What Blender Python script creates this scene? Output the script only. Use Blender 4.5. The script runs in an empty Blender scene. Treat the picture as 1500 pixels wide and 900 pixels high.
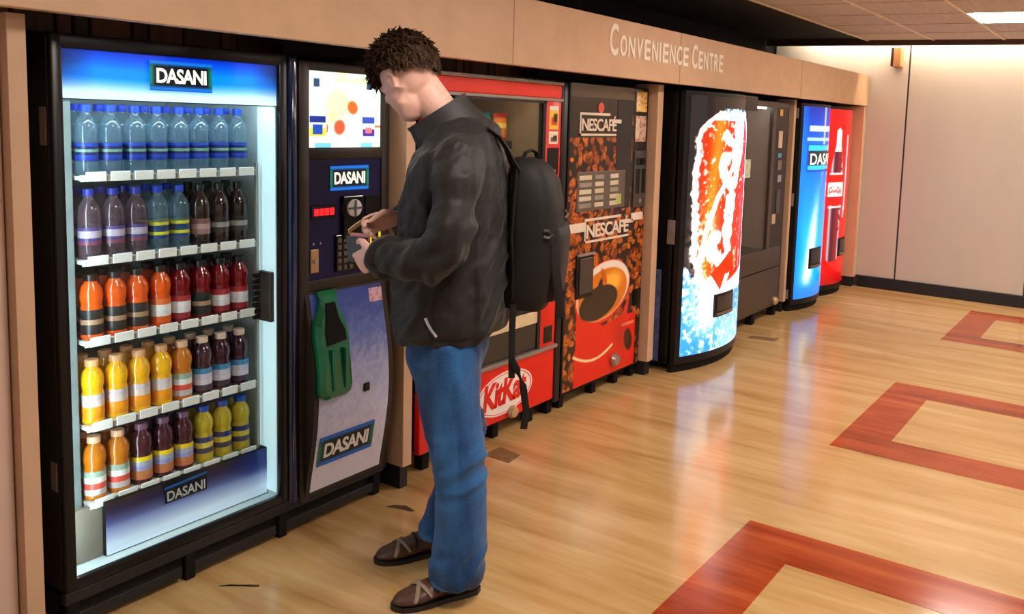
import bpy, bmesh, math, random
import numpy as np
from math import sin, cos, pi, sqrt, radians
from mathutils import Vector, Matrix, noise as mnoise

SC = bpy.context.scene
COL = SC.collection
random.seed(4)
RNG = np.random.default_rng(7)

# ------------------------------------------------------------------ camera
CAM_H = 1.62
YAW, PIT, ROLL, FPX, CX, CY = 1.0482, -.1060, .0421, 1261.7, 951.1, 307.3
def camera():
    f = Vector((sin(YAW)*cos(PIT), cos(YAW)*cos(PIT), sin(PIT)))
    r = f.cross(Vector((0, 0, 1))).normalized(); u = r.cross(f)
    r2 = r*cos(ROLL) + u*sin(ROLL); u2 = -r*sin(ROLL) + u*cos(ROLL)
    cd = bpy.data.cameras.new('camera'); co = bpy.data.objects.new('camera', cd); COL.objects.link(co)
    m = Matrix((r2, u2, -f)).transposed().to_4x4(); m.translation = (0, 0, CAM_H)
    co.matrix_world = m
    cd.sensor_fit = 'HORIZONTAL'; cd.sensor_width = 36; cd.lens = FPX/1500*36
    cd.shift_x = (750-CX)/1500; cd.shift_y = (CY-450)/1500
    cd.clip_start = .02; cd.clip_end = 60
    SC.camera = co
camera()

# ------------------------------------------------------------------ world, exposure, light levels
SC.view_settings.view_transform = 'Standard'; SC.view_settings.look = 'None'
SC.view_settings.gamma = 1; SC.view_settings.use_curve_mapping = False
SC.view_settings.exposure = 0.0
PANEL_STRENGTH = 36.0      # ceiling light diffusers
COVE_STRENGTH = 150.0       # tubes in the slot above the far wall
LED_STRENGTH = 30.0         # strips inside the drinks cabinet
w = bpy.data.worlds.new('world'); SC.world = w; w.use_nodes = True
w.node_tree.nodes['Background'].inputs[0].default_value = (1.0, .94, .91, 1)
w.node_tree.nodes['Background'].inputs[1].default_value = .50

# ------------------------------------------------------------------ materials
def lin(c):
    return tuple((x/12.92 if x <= .04045 else ((x+.055)/1.055)**2.4) for x in c)
def L8(r, g, b): return lin((r/255, g/255, b/255))
def lin_np(a):
    a = np.clip(a, 0, 1)
    return np.where(a <= .04045, a/12.92, ((a+.055)/1.055)**2.4)
def nt(name):
    m = bpy.data.materials.new(name); m.use_nodes = True
    t = m.node_tree; return m, t, t.nodes['Principled BSDF']
MATS = {}
def mat(name, rgb, rough=.5, metal=0, var=.12, scale=12, spec=.5, stretch=(1, 1, 1), bump=0, sheen=0):
    """solid colour with a little procedural mottling"""
    if name in MATS: return MATS[name]
    m, t, p = nt(name); N = t.nodes
    c = L8(*rgb)
    tc = N.new('ShaderNodeTexCoord'); mp = N.new('ShaderNodeMapping'); mp.inputs['Scale'].default_value = stretch
    nz = N.new('ShaderNodeTexNoise'); nz.inputs['Scale'].default_value = scale; nz.inputs['Detail'].default_value = 4
    rp = N.new('ShaderNodeValToRGB')
    rp.color_ramp.elements[0].position = .3; rp.color_ramp.elements[1].position = .7
    rp.color_ramp.elements[0].color = tuple(x*(1-var) for x in c)+(1,)
    rp.color_ramp.elements[1].color = tuple(min(1, x*(1+var)) for x in c)+(1,)
    t.links.new(tc.outputs['Object'], mp.inputs[0]); t.links.new(mp.outputs[0], nz.inputs[0])
    t.links.new(nz.outputs[0], rp.inputs[0]); t.links.new(rp.outputs[0], p.inputs['Base Color'])
    p.inputs['Roughness'].default_value = rough; p.inputs['Metallic'].default_value = metal
    p.inputs['Specular IOR Level'].default_value = spec
    if sheen: p.inputs['Sheen Weight'].default_value = sheen
    if bump:
        b = N.new('ShaderNodeBump'); b.inputs['Strength'].default_value = bump; b.inputs['Distance'].default_value = .004
        t.links.new(nz.outputs[0], b.inputs['Height']); t.links.new(b.outputs[0], p.inputs['Normal'])
    MATS[name] = m; return m
def emit(name, rgb, strength):
    m, t, p = nt(name)
    p.inputs['Base Color'].default_value = L8(*rgb)+(1,)
    p.inputs['Emission Color'].default_value = L8(*rgb)+(1,); p.inputs['Emission Strength'].default_value = strength
    return m
def print_mat(name, e=0, rough=.3, base=1.0):
    """flat print: colour attribute; e > 0 for a backlit sign"""
    m, t, p = nt(name)
    a = t.nodes.new('ShaderNodeAttribute'); a.attribute_name = 'Col'
    t.links.new(a.outputs['Color'], p.inputs['Base Color'])
    p.inputs['Roughness'].default_value = rough
    if e:
        t.links.new(a.outputs['Color'], p.inputs['Emission Color']); p.inputs['Emission Strength'].default_value = e
    return m
def clear_mat(name, tint, gloss=.08, rough=.03, diff=0, dcol=(200, 220, 230)):
    """pane or clear plastic: tinted see-through with a reflecting surface"""
    m = bpy.data.materials.new(name); m.use_nodes = True; t = m.node_tree; t.nodes.remove(t.nodes['Principled BSDF'])
    N = t.nodes; out = N['Material Output']
    tr = N.new('ShaderNodeBsdfTransparent'); tr.inputs[0].default_value = tuple(tint)+(1,)
    gl = N.new('ShaderNodeBsdfGlossy'); gl.inputs['Roughness'].default_value = rough
    fr = N.new('ShaderNodeFresnel'); fr.inputs['IOR'].default_value = 1.3+gloss*2
    ge = N.new('ShaderNodeNewGeometry'); fb = N.new('ShaderNodeMath'); fb.operation = 'SUBTRACT'; fb.inputs[0].default_value = 1; t.links.new(ge.outputs['Backfacing'], fb.inputs[1])
    lw = N.new('ShaderNodeMath'); lw.operation = 'MULTIPLY'; t.links.new(fr.outputs[0], lw.inputs[0]); t.links.new(fb.outputs[0], lw.inputs[1])
    mx = N.new('ShaderNodeMixShader'); t.links.new(lw.outputs[0], mx.inputs[0])
    src = tr.outputs[0]
    if diff:
        df = N.new('ShaderNodeBsdfDiffuse'); df.inputs[0].default_value = L8(*dcol)+(1,)
        m2 = N.new('ShaderNodeMixShader'); m2.inputs[0].default_value = diff
        t.links.new(tr.outputs[0], m2.inputs[1]); t.links.new(df.outputs[0], m2.inputs[2]); src = m2.outputs[0]
    t.links.new(src, mx.inputs[1]); t.links.new(gl.outputs[0], mx.inputs[2]); t.links.new(mx.outputs[0], out.inputs[0])
    return m

BLACK = mat('black_enamel', (19, 17, 17), .3, spec=.3)
BLACKG = mat('black_gloss', (12, 12, 15), .12, spec=.35)
BLACKM = mat('black_matt', (16, 14, 13), .75, spec=.2)
CHAR = mat('charcoal_plastic', (38, 34, 33), .45, spec=.3)
BROWNK = mat('dark_brown_enamel', (50, 40, 34), .4, spec=.3)
STEEL = mat('steel', (170, 165, 160), .3, .9)
SILVER = mat('silver_trim', (150, 140, 132), .4, .5)
WHITE = mat('white_plastic', (232, 230, 224), .4, 0, .04)
RED = mat('red_enamel', (226, 22, 8), .3, 0, .05)
CREAM = mat('cream_plastic', (214, 190, 150), .45)
CABIN = mat('cabinet_white', (200, 214, 214), .45, 0, .04)
PRINT = print_mat('print', 0, .35)
PRINTG = print_mat('print_gloss', 0, .2)
LIT = print_mat('backlit_print', 1.25, .15)
LITSOFT = print_mat('backlit_print_soft', .85, .15)
GLASS = clear_mat('door_glass', (.93, .97, .97), .03)
GLASSD = clear_mat('smoked_glass', (.90, .88, .86), .06)

# ------------------------------------------------------------------ mesh helpers
class B:
    def __init__(s): s.v = []; s.f = []
    def add(s, v, f):
        o = len(s.v); s.v += [tuple(p) for p in v]; s.f += [tuple(i+o for i in q) for q in f]; return s
    def box(s, x0, x1, y0, y1, z0, z1, bev=0, seg=2):
        if x0 > x1: x0, x1 = x1, x0
        if bev:
            bm = bmesh.new(); bmesh.ops.create_cube(bm, size=1)
            for v in bm.verts:
                v.co = Vector(((x0+x1)/2+v.co.x*(x1-x0), (y0+y1)/2+v.co.y*(y1-y0), (z0+z1)/2+v.co.z*(z1-z0)))
            bmesh.ops.bevel(bm, geom=list(bm.edges), offset=bev, segments=seg, affect='EDGES', profile=.5)
            bm.verts.index_update()
            s.add([v.co[:] for v in bm.verts], [[v.index for v in f.verts] for f in bm.faces]); bm.free(); return s
        v = [(x, y, z) for x in (x0, x1) for y in (y0, y1) for z in (z0, z1)]
        return s.add(v, [(0, 1, 3, 2), (4, 6, 7, 5), (0, 4, 5, 1), (2, 3, 7, 6), (0, 2, 6, 4), (1, 5, 7, 3)])
    def loft(s, rings, cap=True):
        n = len(rings[0]); v = [p for r in rings for p in r]; f = []
        for i in range(len(rings)-1):
            for j in range(n):
                a = i*n+j; b = i*n+(j+1) % n; f.append((a, b, b+n, a+n))
        if cap: f.append(tuple(range(n))[::-1]); f.append(tuple(range((len(rings)-1)*n, len(rings)*n)))
        return s.add(v, f)
    def lathe(s, prof, n=16, c=(0, 0, 0), ax='z'):
        rings = []
        for r, h in prof:
            R = []
            for k in range(n):
                a = 2*pi*k/n
                p = (r*cos(a), r*sin(a), h) if ax == 'z' else (r*cos(a), h, -r*sin(a)) if ax == 'y' else (h, r*cos(a), r*sin(a))
                R.append((p[0]+c[0], p[1]+c[1], p[2]+c[2]))
            rings.append(R)
        return s.loft(rings)
    def prism(s, poly, a0, a1, ax='z', rim=0):
        """extrude a closed 2D polygon along an axis; ax z: (x,y); x: (y,z); y: (x,z)"""
        def P(p, a): return (p[0], p[1], a) if ax == 'z' else (a, p[0], p[1]) if ax == 'x' else (p[0], a, p[1])
        return s.loft([[P(p, a0) for p in poly], [P(p, a1) for p in poly]])
    def tube(s, path, rad, n=12, flat=None, ref=(0, 0, 1)):
        pts = [Vector(p) for p in path]; rings = []
        for i, p in enumerate(pts):
            d = (pts[min(i+1, len(pts)-1)]-pts[max(i-1, 0)]).normalized()
            r = Vector(ref)
            if abs(d.dot(r)) > .95: r = Vector((1, 0, 0)) if abs(d.x) < .9 else Vector((0, 1, 0))
            a = d.cross(r).normalized(); b = a.cross(d).normalized()
            q = rad[i] if isinstance(rad, (list, tuple)) else rad
            ra, rb = q if isinstance(q, tuple) else (q, q)
            rings.append([tuple(p+a*ra*cos(2*pi*k/n)+b*rb*sin(2*pi*k/n)) for k in range(n)])
        return s.loft(rings)
    def ball(s, c, r, M=None, nu=16, nv=10):
        rx, ry, rz = r if isinstance(r, tuple) else (r, r, r); rings = []
        for i in range(1, nv):
            t = pi*i/nv; R = []
            for k in range(nu):
                a = 2*pi*k/nu; p = Vector((rx*sin(t)*cos(a), ry*sin(t)*sin(a), -rz*cos(t)))
                if M is not None: p = M @ p
                R.append(tuple(p+Vector(c)))
            rings.append(R)
        return s.loft(rings)
    def mesh(s, name, off=(0, 0, 0), smooth=False):
        me = bpy.data.meshes.new(name)
        me.from_pydata([(p[0]-off[0], p[1]-off[1], p[2]-off[2]) for p in s.v], [], s.f)
        bm = bmesh.new(); bm.from_mesh(me); bmesh.ops.recalc_face_normals(bm, faces=bm.faces); bm.to_mesh(me); bm.free()
        if smooth:
            try: me.set_sharp_from_angle(angle=radians(40))
            except Exception: pass
            me.polygons.foreach_set('use_smooth', [True]*len(me.polygons))
        return me
def origin(o):
    p = Vector((0, 0, 0))
    while o is not None: p += o.location; o = o.parent
    return p
def obj(name, b, m, parent=None, smooth=False, **props):
    """link a shape given in world coordinates as ONE mesh object"""
    off = origin(parent) if parent else (0, 0, 0)
    me = b.mesh(name, off, smooth) if isinstance(b, B) else b
    if m is not None: me.materials.append(m)
    o = bpy.data.objects.new(name, me); COL.objects.link(o); o.parent = parent
    for k, v in props.items(): o[k] = v
    return o
def thing(name, label, cat, loc, group=None):
    o = bpy.data.objects.new(name, None); o.empty_display_size = .1; COL.objects.link(o); o.location = loc
    o['label'] = label; o['category'] = cat
    if group: o['group'] = group
    return o
def struct(name, b, m, label=None, **k):
    o = obj(name, b, m, **k); o['kind'] = 'structure'
    if label: o['label'] = label
    return o
def grid_print(name, parent, pos, nx, ny, color, m):
    """a printed sheet: grid of points pos(u,v) coloured by color(U,V) in sRGB 0..1"""
    u = np.linspace(0, 1, nx+1); v = np.linspace(0, 1, ny+1); U, V = np.meshgrid(u, v)
    P = np.stack([np.broadcast_to(q, U.shape) for q in pos(U, V)], -1).reshape(-1, 3)
    off = np.array(origin(parent)) if parent else np.zeros(3)
    i = np.arange(nx*ny); a = (i // nx)*(nx+1)+i % nx
    F = np.stack([a, a+1, a+nx+2, a+nx+1], -1)
    me = bpy.data.meshes.new(name); me.from_pydata((P-off).tolist(), [], F.tolist())
    C = np.concatenate([lin_np(color(U, V)).reshape(-1, 3), np.ones((U.size, 1))], 1).astype(np.float32)
    at = me.color_attributes.new('Col', 'FLOAT_COLOR', 'POINT'); at.data.foreach_set('color', C.ravel())
    me.polygons.foreach_set('use_smooth', [True]*len(me.polygons))
    me.materials.append(m)
    o = bpy.data.objects.new(name, me); COL.objects.link(o); o.parent = parent
    return o
def flat(x0, x1, y, z0, z1):
    return lambda U, V: (x0+U*(x1-x0), y+0*U, z0+V*(z1-z0))
def text_mesh(s, w, h, bold=.0, shear=0, space=1.0):
    """lettering as a flat mesh filling w x h, lower-left corner at 0,0"""
    cu = bpy.data.curves.new('lettering', 'FONT'); cu.body = s; cu.offset = bold; cu.shear = shear; cu.space_character = space
    cu.resolution_u = 4; cu.fill_mode = 'BOTH'; cu.extrude = 0.02
    o = bpy.data.objects.new('lettering', cu); COL.objects.link(o)
    dg = bpy.context.evaluated_depsgraph_get(); me = bpy.data.meshes.new_from_object(o.evaluated_get(dg))
    bpy.data.objects.remove(o); bpy.data.curves.remove(cu)
    n = len(me.vertices); a = np.empty(n*3, np.float32); me.vertices.foreach_get('co', a); a = a.reshape(-1, 3)
    lo, hi = a[:, :2].min(0), a[:, :2].max(0)
    q = np.zeros_like(a); q[:, :2] = (a[:, :2]-lo)/(hi-lo)*np.array([w, h]); q[:, 2] = np.where(a[:, 2] > 0, 1, 0)
    return me, q
def text(name, s, parent, m, pos, w, h, t=.0015, **k):
    """pos(a,b,d): world point for a across, b up, d out of the surface"""
    me, q = text_mesh(s, w, h, **k); off = np.array(origin(parent)) if parent else np.zeros(3)
    P = np.array([pos(a, b, d*t) for a, b, d in q.tolist()])-off
    me.vertices.foreach_set('co', P.astype(np.float32).ravel()); me.update()
    me.materials.clear(); me.materials.append(m)
    bm = bmesh.new(); bm.from_mesh(me); bmesh.ops.recalc_face_normals(bm, faces=bm.faces); bm.to_mesh(me); bm.free()
    o = bpy.data.objects.new(name, me); COL.objects.link(o); o.parent = parent
    return o
# raster helpers for prints
def fill(img, mask, c):
    img[:] = img*(1-mask[..., None]) + np.array(c)/255.*mask[..., None]
def ell(U, V, cx, cy, rx, ry, rot=0, soft=.08):
    x = U-cx; y = V-cy; c, s = cos(rot), sin(rot); x, y = x*c+y*s, -x*s+y*c
    return np.clip((1-np.sqrt((x/rx)**2+(y/ry)**2))/soft, 0, 1)
def rect(U, V, a, b, c, d): return ((U >= a) & (U <= b) & (V >= c) & (V <= d)).astype(float)
def poly(U, V, pts):
    ins = np.zeros(U.shape, bool); n = len(pts)
    for i in range(n):
        (x0, y0), (x1, y1) = pts[i], pts[(i+1) % n]
        if y0 == y1: continue
        ins ^= ((V > min(y0, y1)) & (V <= max(y0, y1)) & (U < x0+(V-y0)*(x1-x0)/(y1-y0)))
    return ins.astype(float)
def stroke(U, V, pts, wd, asp=1.0):
    d = np.full(U.shape, 9.)
    for (x0, y0), (x1, y1) in zip(pts[:-1], pts[1:]):
        dx, dy = (x1-x0), (y1-y0)*asp; l = dx*dx+dy*dy+1e-9
        t = np.clip(((U-x0)*dx+(V-y0)*asp*dy)/l, 0, 1)
        d = np.minimum(d, np.hypot(U-x0-t*dx, (V-y0)*asp-t*dy))
    return np.clip((wd-d)/(wd*.35), 0, 1)
def vnoise(U, V, fx, fy, seed=0):
    r = np.random.default_rng(seed); nx, ny = int(fx)+2, int(fy)+2; g = r.random((ny, nx))
    x = U*fx; y = V*fy; i = np.clip(x.astype(int), 0, nx-2); j = np.clip(y.astype(int), 0, ny-2); a = x-i; b = y-j
    a = a*a*(3-2*a); b = b*b*(3-2*b)
    return (g[j, i]*(1-a)+g[j, i+1]*a)*(1-b)+(g[j+1, i]*(1-a)+g[j+1, i+1]*a)*b
def const(U, c): return np.ones(U.shape+(3,))*np.array(c)/255.
def mix(a, b, t): return a*(1-t[..., None])+b*t[..., None]

# ================================================================== SETTING
ZC = 2.45; XW = 8.62; YB = 3.50; YF = 2.49; ZF0, ZF1 = 1.83, 2.135
def floor_mat(name, cols, rough=.15):
    m, t, p = nt(name); N = t.nodes
    tc = N.new('ShaderNodeTexCoord')
    m1 = N.new('ShaderNodeMapping'); m1.inputs['Scale'].default_value = (6.5, .62, 1); m1.inputs['Rotation'].default_value = (0, 0, .10)
    m2 = N.new('ShaderNodeMapping'); m2.inputs['Scale'].default_value = (46, 5, 1); m2.inputs['Rotation'].default_value = (0, 0, .10)
    n1 = N.new('ShaderNodeTexNoise'); n1.inputs['Scale'].default_value = 1.3; n1.inputs['Detail'].default_value = 6; n1.inputs['Distortion'].default_value = .6
    n2 = N.new('ShaderNodeTexNoise'); n2.inputs['Scale'].default_value = 1.0; n2.inputs['Detail'].default_value = 5
    n3 = N.new('ShaderNodeTexNoise'); n3.inputs['Scale'].default_value = 1.1; n3.inputs['Detail'].default_value = 2
    for mp, n in ((m1, n1), (m2, n2)):
        t.links.new(tc.outputs['Object'], mp.inputs[0]); t.links.new(mp.outputs[0], n.inputs[0])
    t.links.new(tc.outputs['Object'], n3.inputs[0])
    ad = N.new('ShaderNodeMath'); ad.operation = 'MULTIPLY_ADD'; ad.inputs[1].default_value = .32
    t.links.new(n2.outputs[0], ad.inputs[0]); t.links.new(n1.outputs[0], ad.inputs[2])
    a2 = N.new('ShaderNodeMath'); a2.operation = 'MULTIPLY_ADD'; a2.inputs[1].default_value = .25
    t.links.new(n3.outputs[0], a2.inputs[0]); t.links.new(ad.outputs[0], a2.inputs[2])
    rp = N.new('ShaderNodeValToRGB'); e = rp.color_ramp.elements
    e[0].position = .54; e[1].position = 1.02; e[0].color = L8(*cols[0])+(1,); e[1].color = L8(*cols[-1])+(1,)
    for i, c in enumerate(cols[1:-1]):
        x = e.new(.54+.48*(i+1)/(len(cols)-1)); x.color = L8(*c)+(1,)
    t.links.new(a2.outputs[0], rp.inputs[0]); t.links.new(rp.outputs[0], p.inputs['Base Color'])
    rr = N.new('ShaderNodeMapRange'); rr.inputs[3].default_value = rough*.95; rr.inputs[4].default_value = rough*1.1
    t.links.new(n1.outputs[0], rr.inputs[0]); t.links.new(rr.outputs[0], p.inputs['Roughness'])
    p.inputs['Specular IOR Level'].default_value = .55
    return m
FLOOR = floor_mat('floor_vinyl', [(164, 122, 72), (184, 143, 90), (195, 156, 103), (204, 170, 121)])
INLAY = floor_mat('floor_inlay_vinyl', [(118, 40, 14), (150, 57, 23), (168, 71, 32), (182, 88, 46)])
floor = struct('floor', B().box(-4, 8.7, -5, 3.55, -.08, 0), FLOOR, 'glossy honey coloured vinyl floor with dark streaks')
def miter(p):   # thin inlay strip, polygon (x,y)
    return B().prism(p, -.004, .0012, 'z')
for x0, x1 in ((1.835, 3.155), (4.16, 5.484), (6.85, 8.15)):
    y1, y0, wv = 1.28, -1.42, .25
    o = [(x0, y0), (x1, y0), (x1, y1), (x0, y1)]; i = [(x0+wv, y0+wv), (x1-wv, y0+wv), (x1-wv, y1-wv), (x0+wv, y1-wv)]
    for k in range(4):
        obj('inlay_strip', miter([o[k], o[(k+1) % 4], i[(k+1) % 4], i[k]]), INLAY, floor, label='terracotta red inlay strip of a floor rectangle')
PATCH = mat('worn_floor', (78, 52, 34), .6, 0, .35, 30)
PATCH2 = mat('worn_floor_light', (128, 92, 56), .5, 0, .25, 30)
def patch(pts, m, lab):
    obj('worn_patch', B().prism(pts, -.002, .0014, 'z'), m, floor, label=lab)
patch([(1.672, 2.565), (1.70, 2.535), (1.735, 2.49), (1.752, 2.462), (1.745, 2.455), (1.73, 2.475), (1.715, 2.505), (1.70, 2.535), (1.69, 2.56)][:7]+[(1.70, 2.545)], PATCH, 'dark chipped patch in front of the drinks cabinet')
patch([(2.40, 2.56), (2.43, 2.545), (2.452, 2.50), (2.44, 2.44), (2.425, 2.445), (2.418, 2.50)], PATCH, 'dark chipped patch beside the far shoe')
patch([(3.037, 2.60), (3.161, 2.60), (3.14, 2.46), (3.033, 2.442)], PATCH2, 'brown worn rectangle before the red snack machine')
patch([(5.90, 2.50), (5.95, 2.30), (6.05, 2.30), (6.0, 2.50)], PATCH2, 'brown worn patch before the ice fronted can machine')

CEILM = mat('ceiling_tile', (202, 194, 186), .8, 0, .10, 3, .2, (1, 14, 1))
RAILM = mat('ceiling_rail', (240, 226, 200), .5)
DARKC = mat('ceiling_void', (40, 34, 31), .9)
ceiling = struct('ceiling', B().box(-4, 8.36, -5, 3.55, ZC+.02, ZC+.08), DARKC, 'suspended ceiling of grey brown tiles')
YR = [2.45-.617*k for k in range(0, 8)]
XR = [8.34-.625*k for k in range(0, 15)]
LIGHTS = {(2, 2), (6, 2), (10, 2), (2, 6), (6, 6), (10, 6)}   # (column, row) that hold light panels
tile_me = B().box(-.303, .303, -.299, .299, 0, .015, .004, 1).mesh('ceiling_tile'); tile_me.materials.append(CEILM)
DIFF = emit('light_diffuser', (255, 245, 234), PANEL_STRENGTH)
for ci in range(len(XR)-1):
    for ri in range(len(YR)-1):
        cx, cy = (XR[ci]+XR[ci+1])/2, (YR[ri]+YR[ri+1])/2
        if (ci, ri) in LIGHTS:
            lab = 'lit square ceiling light panel nearest the far wall' if (ci, ri) == (2, 2) else 'square ceiling light panel, %s from far wall, %s line out from fascia' % ({2: 'nearest', 6: 'second', 10: 'third'}[ci], {2: 'first', 6: 'second'}[ri])
            t = thing('ceiling_light', lab, 'ceiling light', (cx, cy, ZC), 'ceiling light panels')
            obj('light_frame', B().box(cx-.303, cx+.303, cy-.299, cy+.299, ZC+.006, ZC+.019), RAILM, t)
            obj('diffuser', B().box(cx-.285, cx+.285, cy-.281, cy+.281, ZC+.001, ZC+.0058), DIFF, t)
            continue
        o = bpy.data.objects.new('ceiling_tile', tile_me); COL.objects.link(o); o.parent = ceiling; o.location = (cx, cy, ZC+.003)
for y in YR: obj('ceiling_rail', B().box(XR[-1], 8.36, y-.011, y+.011, ZC-.004, ZC+.004), RAILM, ceiling)
for x in XR[1:]: obj('ceiling_rail', B().box(x-.008, x+.008, YR[-1], YR[0]-.012, ZC-.001, ZC+.004), CEILM, ceiling)
struct('trim_1', B().box(8.34, 8.385, -5, 3.5, ZC-.045, ZC+.06, .004), mat('edge_bronze', (74, 46, 32), .5), 'dark bronze edge strip where the ceiling stops short of the far wall')
# cove tubes above the far wall
COVE = emit('fluorescent_tube', (255, 238, 214), COVE_STRENGTH)
cove = thing('cove_light', 'long fluorescent light hidden in the slot above the far wall', 'light', (8.46, 0, 2.60))
obj('batten', B().box(8.41, 8.45, -3.0, 3.15, 2.565, 2.64), WHITE, cove)
for k in range(5): obj('tube', B().lathe([(.013, -3.0+k*1.24), (.013, -1.80+k*1.24)], 10, (8.468, 0, 2.60), 'y'), COVE, cove, True)
# far wall
WALLM = mat('wall_panel', (196, 182, 166), .55, 0, .05, 2.2, .35, (1, 1, .25))
wall = struct('wall_right', B().box(XW+.012, XW+.12, -5, 3.6, 0, 2.9), mat('wall_core', (70, 60, 54), .8), 'far wall of large cream panels with dark joints')
for a, b_ in ((-5.0, -2.706), (-2.69, -1.506), (-1.49, -.306), (-.29, .894), (.91, 2.094), (2.112, 3.5)):
    obj('wall_panel', B().box(XW, XW+.02, a, b_, .115, 2.88, .003), WALLM, wall)
struct('baseboard_right', B().box(XW-.02, XW+.02, -5, 2.47, 0, .115, .004), mat('black_skirting', (24, 21, 26), .4), 'black skirting along the foot of the far wall')
struct('wall_back', B().box(.9, XW+.1, YB+.02, YB+.12, 0, 2.6), BLACKM, 'dark wall behind the machines')
PL = [mat('plank_%d' % k, c, .5, 0, .25, 6, .4, (8, 8, .6)) for k, c in enumerate([(118, 66, 30), (100, 54, 24), (128, 72, 34), (88, 48, 22)])]
x = .92; k = 0
wb = bpy.data.objects['wall_back']
bulk = struct('trim_10', B().box(.93, XW, 2.945, 3.0, 1.80, 2.08), BLACKM, 'dark wood plank bulkhead above the machines')
while x < XW:
    wd = [.14, .065, .15, .12, .05, .05, .13, .055, .12][k % 9]; e_ = min(x+wd, XW)
    obj('plank', B().box(x+.004, e_-.004, 2.92, 2.945, 1.80, 2.08, .004, 1), PL[(k*7) % 4], bulk); x += wd; k += 1
struct('wall_left', B().box(-.4, 1.129, 2.66, 2.74, .10, 1.83, .002), mat('wall_left_laminate', (214, 182, 164), .5, 0, .05, 6, .4), 'pale pinkish wall panel left of the machines')
struct('baseboard_left', B().box(-.4, 1.127, 2.67, 2.73, 0, .10), mat('black_skirting', (24, 21, 26), .4), 'black skirting under the pinkish wall panel')
struct('wall_left.001', B().box(.80, .92, 2.745, YB+.1, 0, 2.6), BLACKM, 'dark end wall of the machine recess')

FASC = mat('fascia_laminate', (204, 164, 128), .45, 0, .06, 9, .4)
fascia = struct('trim_2', B().box(-.4, XW-.002, YF, YF+.05, ZF0, ZF1, .003), FASC, 'tan laminate fascia over the machines carrying raised white letters')
obj('fascia_shelf', B().box(-.4, XW-.005, YF+.05, YB, ZF1-.05, ZF1-.02), BLACKM, fascia)
for xj in (1.04, 3.05, 4.62, 6.7): obj('joint_line', B().box(xj-.0025, xj+.0025, YF-.0008, YF+.002, ZF0+.004, ZF1-.004), mat('joint_brown', (150, 112, 82), .6), fascia)
LET = mat('letter_white', (244, 232, 214), .5, 0, .03)
def letters(s, x0, x1, zb, hb, hs):
    n = [1.15 if i == 0 else (.45 if c == 'I' else .95) for i, c in enumerate(s)]; u = (x1-x0)/sum(n); x = x0
    for i, c in enumerate(s):
        h = hb if i == 0 else hs; wd = n[i]*u
        z = zb-(.004 if i == 0 else 0)
        text('letter', c, fascia, LET, lambda a, b, d, x=x, z=z: (x+a, YF-d, z+b), wd*.80 if c != 'I' else wd*.5, h, .004, bold=.022)
        x += wd
letters('CONVENIENCE', 3.832, 4.735, 1.943, .168, .112)
letters('CENTRE', 4.765, 5.225, 1.938, .150, .112)

PIL = mat('partition_laminate', (206, 168, 136), .45, 0, .05, 7, .4)
PLINTH = mat('plinth_black', (26, 24, 28), .5)
def partition(n, x0, x1, y0, z0=.11, label=''):
    p = struct('trim_%d' % n, B().box(x0, x1, y0, YB-.005, z0, ZF0-.004, .002), PIL, label)
    obj('plinth', B().box(x0+.004, x1-.004, y0+.02, YB-.01, 0, z0), PLINTH, p)
partition(3, 1.132, 1.178, 2.62, .05, 'tan partition panel at the left end of the machines')
partition(4, 2.546, 2.596, 2.62, .10, 'tan partition panel behind the man')
partition(5, 4.60, 4.668, 2.62, .09, 'tan partition panel between coffee machine and can machine')
partition(6, 6.925, 6.975, 2.62, .09, 'tan partition panel between dark snack machine and blue machine')
partition(7, 8.53, XW-.008, 2.495, .10, 'tan partition panel at the far wall')
struct('trim_8', B().box(2.06, 2.60, 2.74, 2.80, 1.80, 2.08), BLACKM, 'black panel standing in for soffit shade above the control column')  # soffit shade built as a black panel
struct('trim_9', B().box(3.62, 8.52, 2.78, 2.84, 1.81, 2.08), BLACKM, 'black strip standing in for the shade under the fascia')  # dark sheet added where the gap under the fascia lies in shade

# little box on the far wall, just under the ceiling slot
wbx = thing('wall_box', 'small tan box high on the far wall beside the panel joint', 'wall box', (XW, 2.22, 2.22))
obj('box_body', B().box(8.50, XW, 2.165, 2.235, 2.215, 2.40, .005), mat('box_tan', (214, 150, 96), .5), wbx)
obj('box_side_plate', B().box(8.505, XW-.005, 2.236, 2.262, 2.22, 2.40, .003), mat('box_dark', (70, 52, 44), .5), wbx)

# ================================================================== LOGO PLATES
def plate_color(U, V):
    img = const(U, (10, 14, 18)); ex = np.minimum(U, 1-U); ey = np.minimum(V, 1-V)
    b = np.clip((.20-ey)/.12, 0, 1); img = mix(img, const(U, (12, 120, 230)), b)
    g = np.clip((.09-ex)/.06, 0, 1)*np.clip((ey-.05)/.2, 0, 1); img = mix(img, const(U, (20, 120, 100)), g)
    k = np.clip((.05-ey)/.03, 0, 1); img = mix(img, const(U, (10, 40, 140)), k*.7)
    return img
def water_logo(parent, x0, x1, z0, z1, yf, m_plate, m_text):
    """yf(z): y of the surface"""
    P = lambda U, V: (x0+U*(x1-x0), yf(z0+V*(z1-z0))-.002, z0+V*(z1-z0))
    pl = grid_print('logo_plate', parent, P, 40, 24, plate_color, m_plate)
    W, H = x1-x0, z1-z0
    text('logo_lettering', 'DASANI', pl, m_text, lambda a, b, d: (x0+W*.10+a, yf(z0+H*.25+b)-.0026-d, z0+H*.25+b), W*.80, H*.50, .001, bold=.03, space=.92)
WTXT = emit('white_lettering_lit', (236, 236, 230), .75)
WTXTM = mat('white_lettering', (235, 232, 226), .5, 0, .03)

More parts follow.
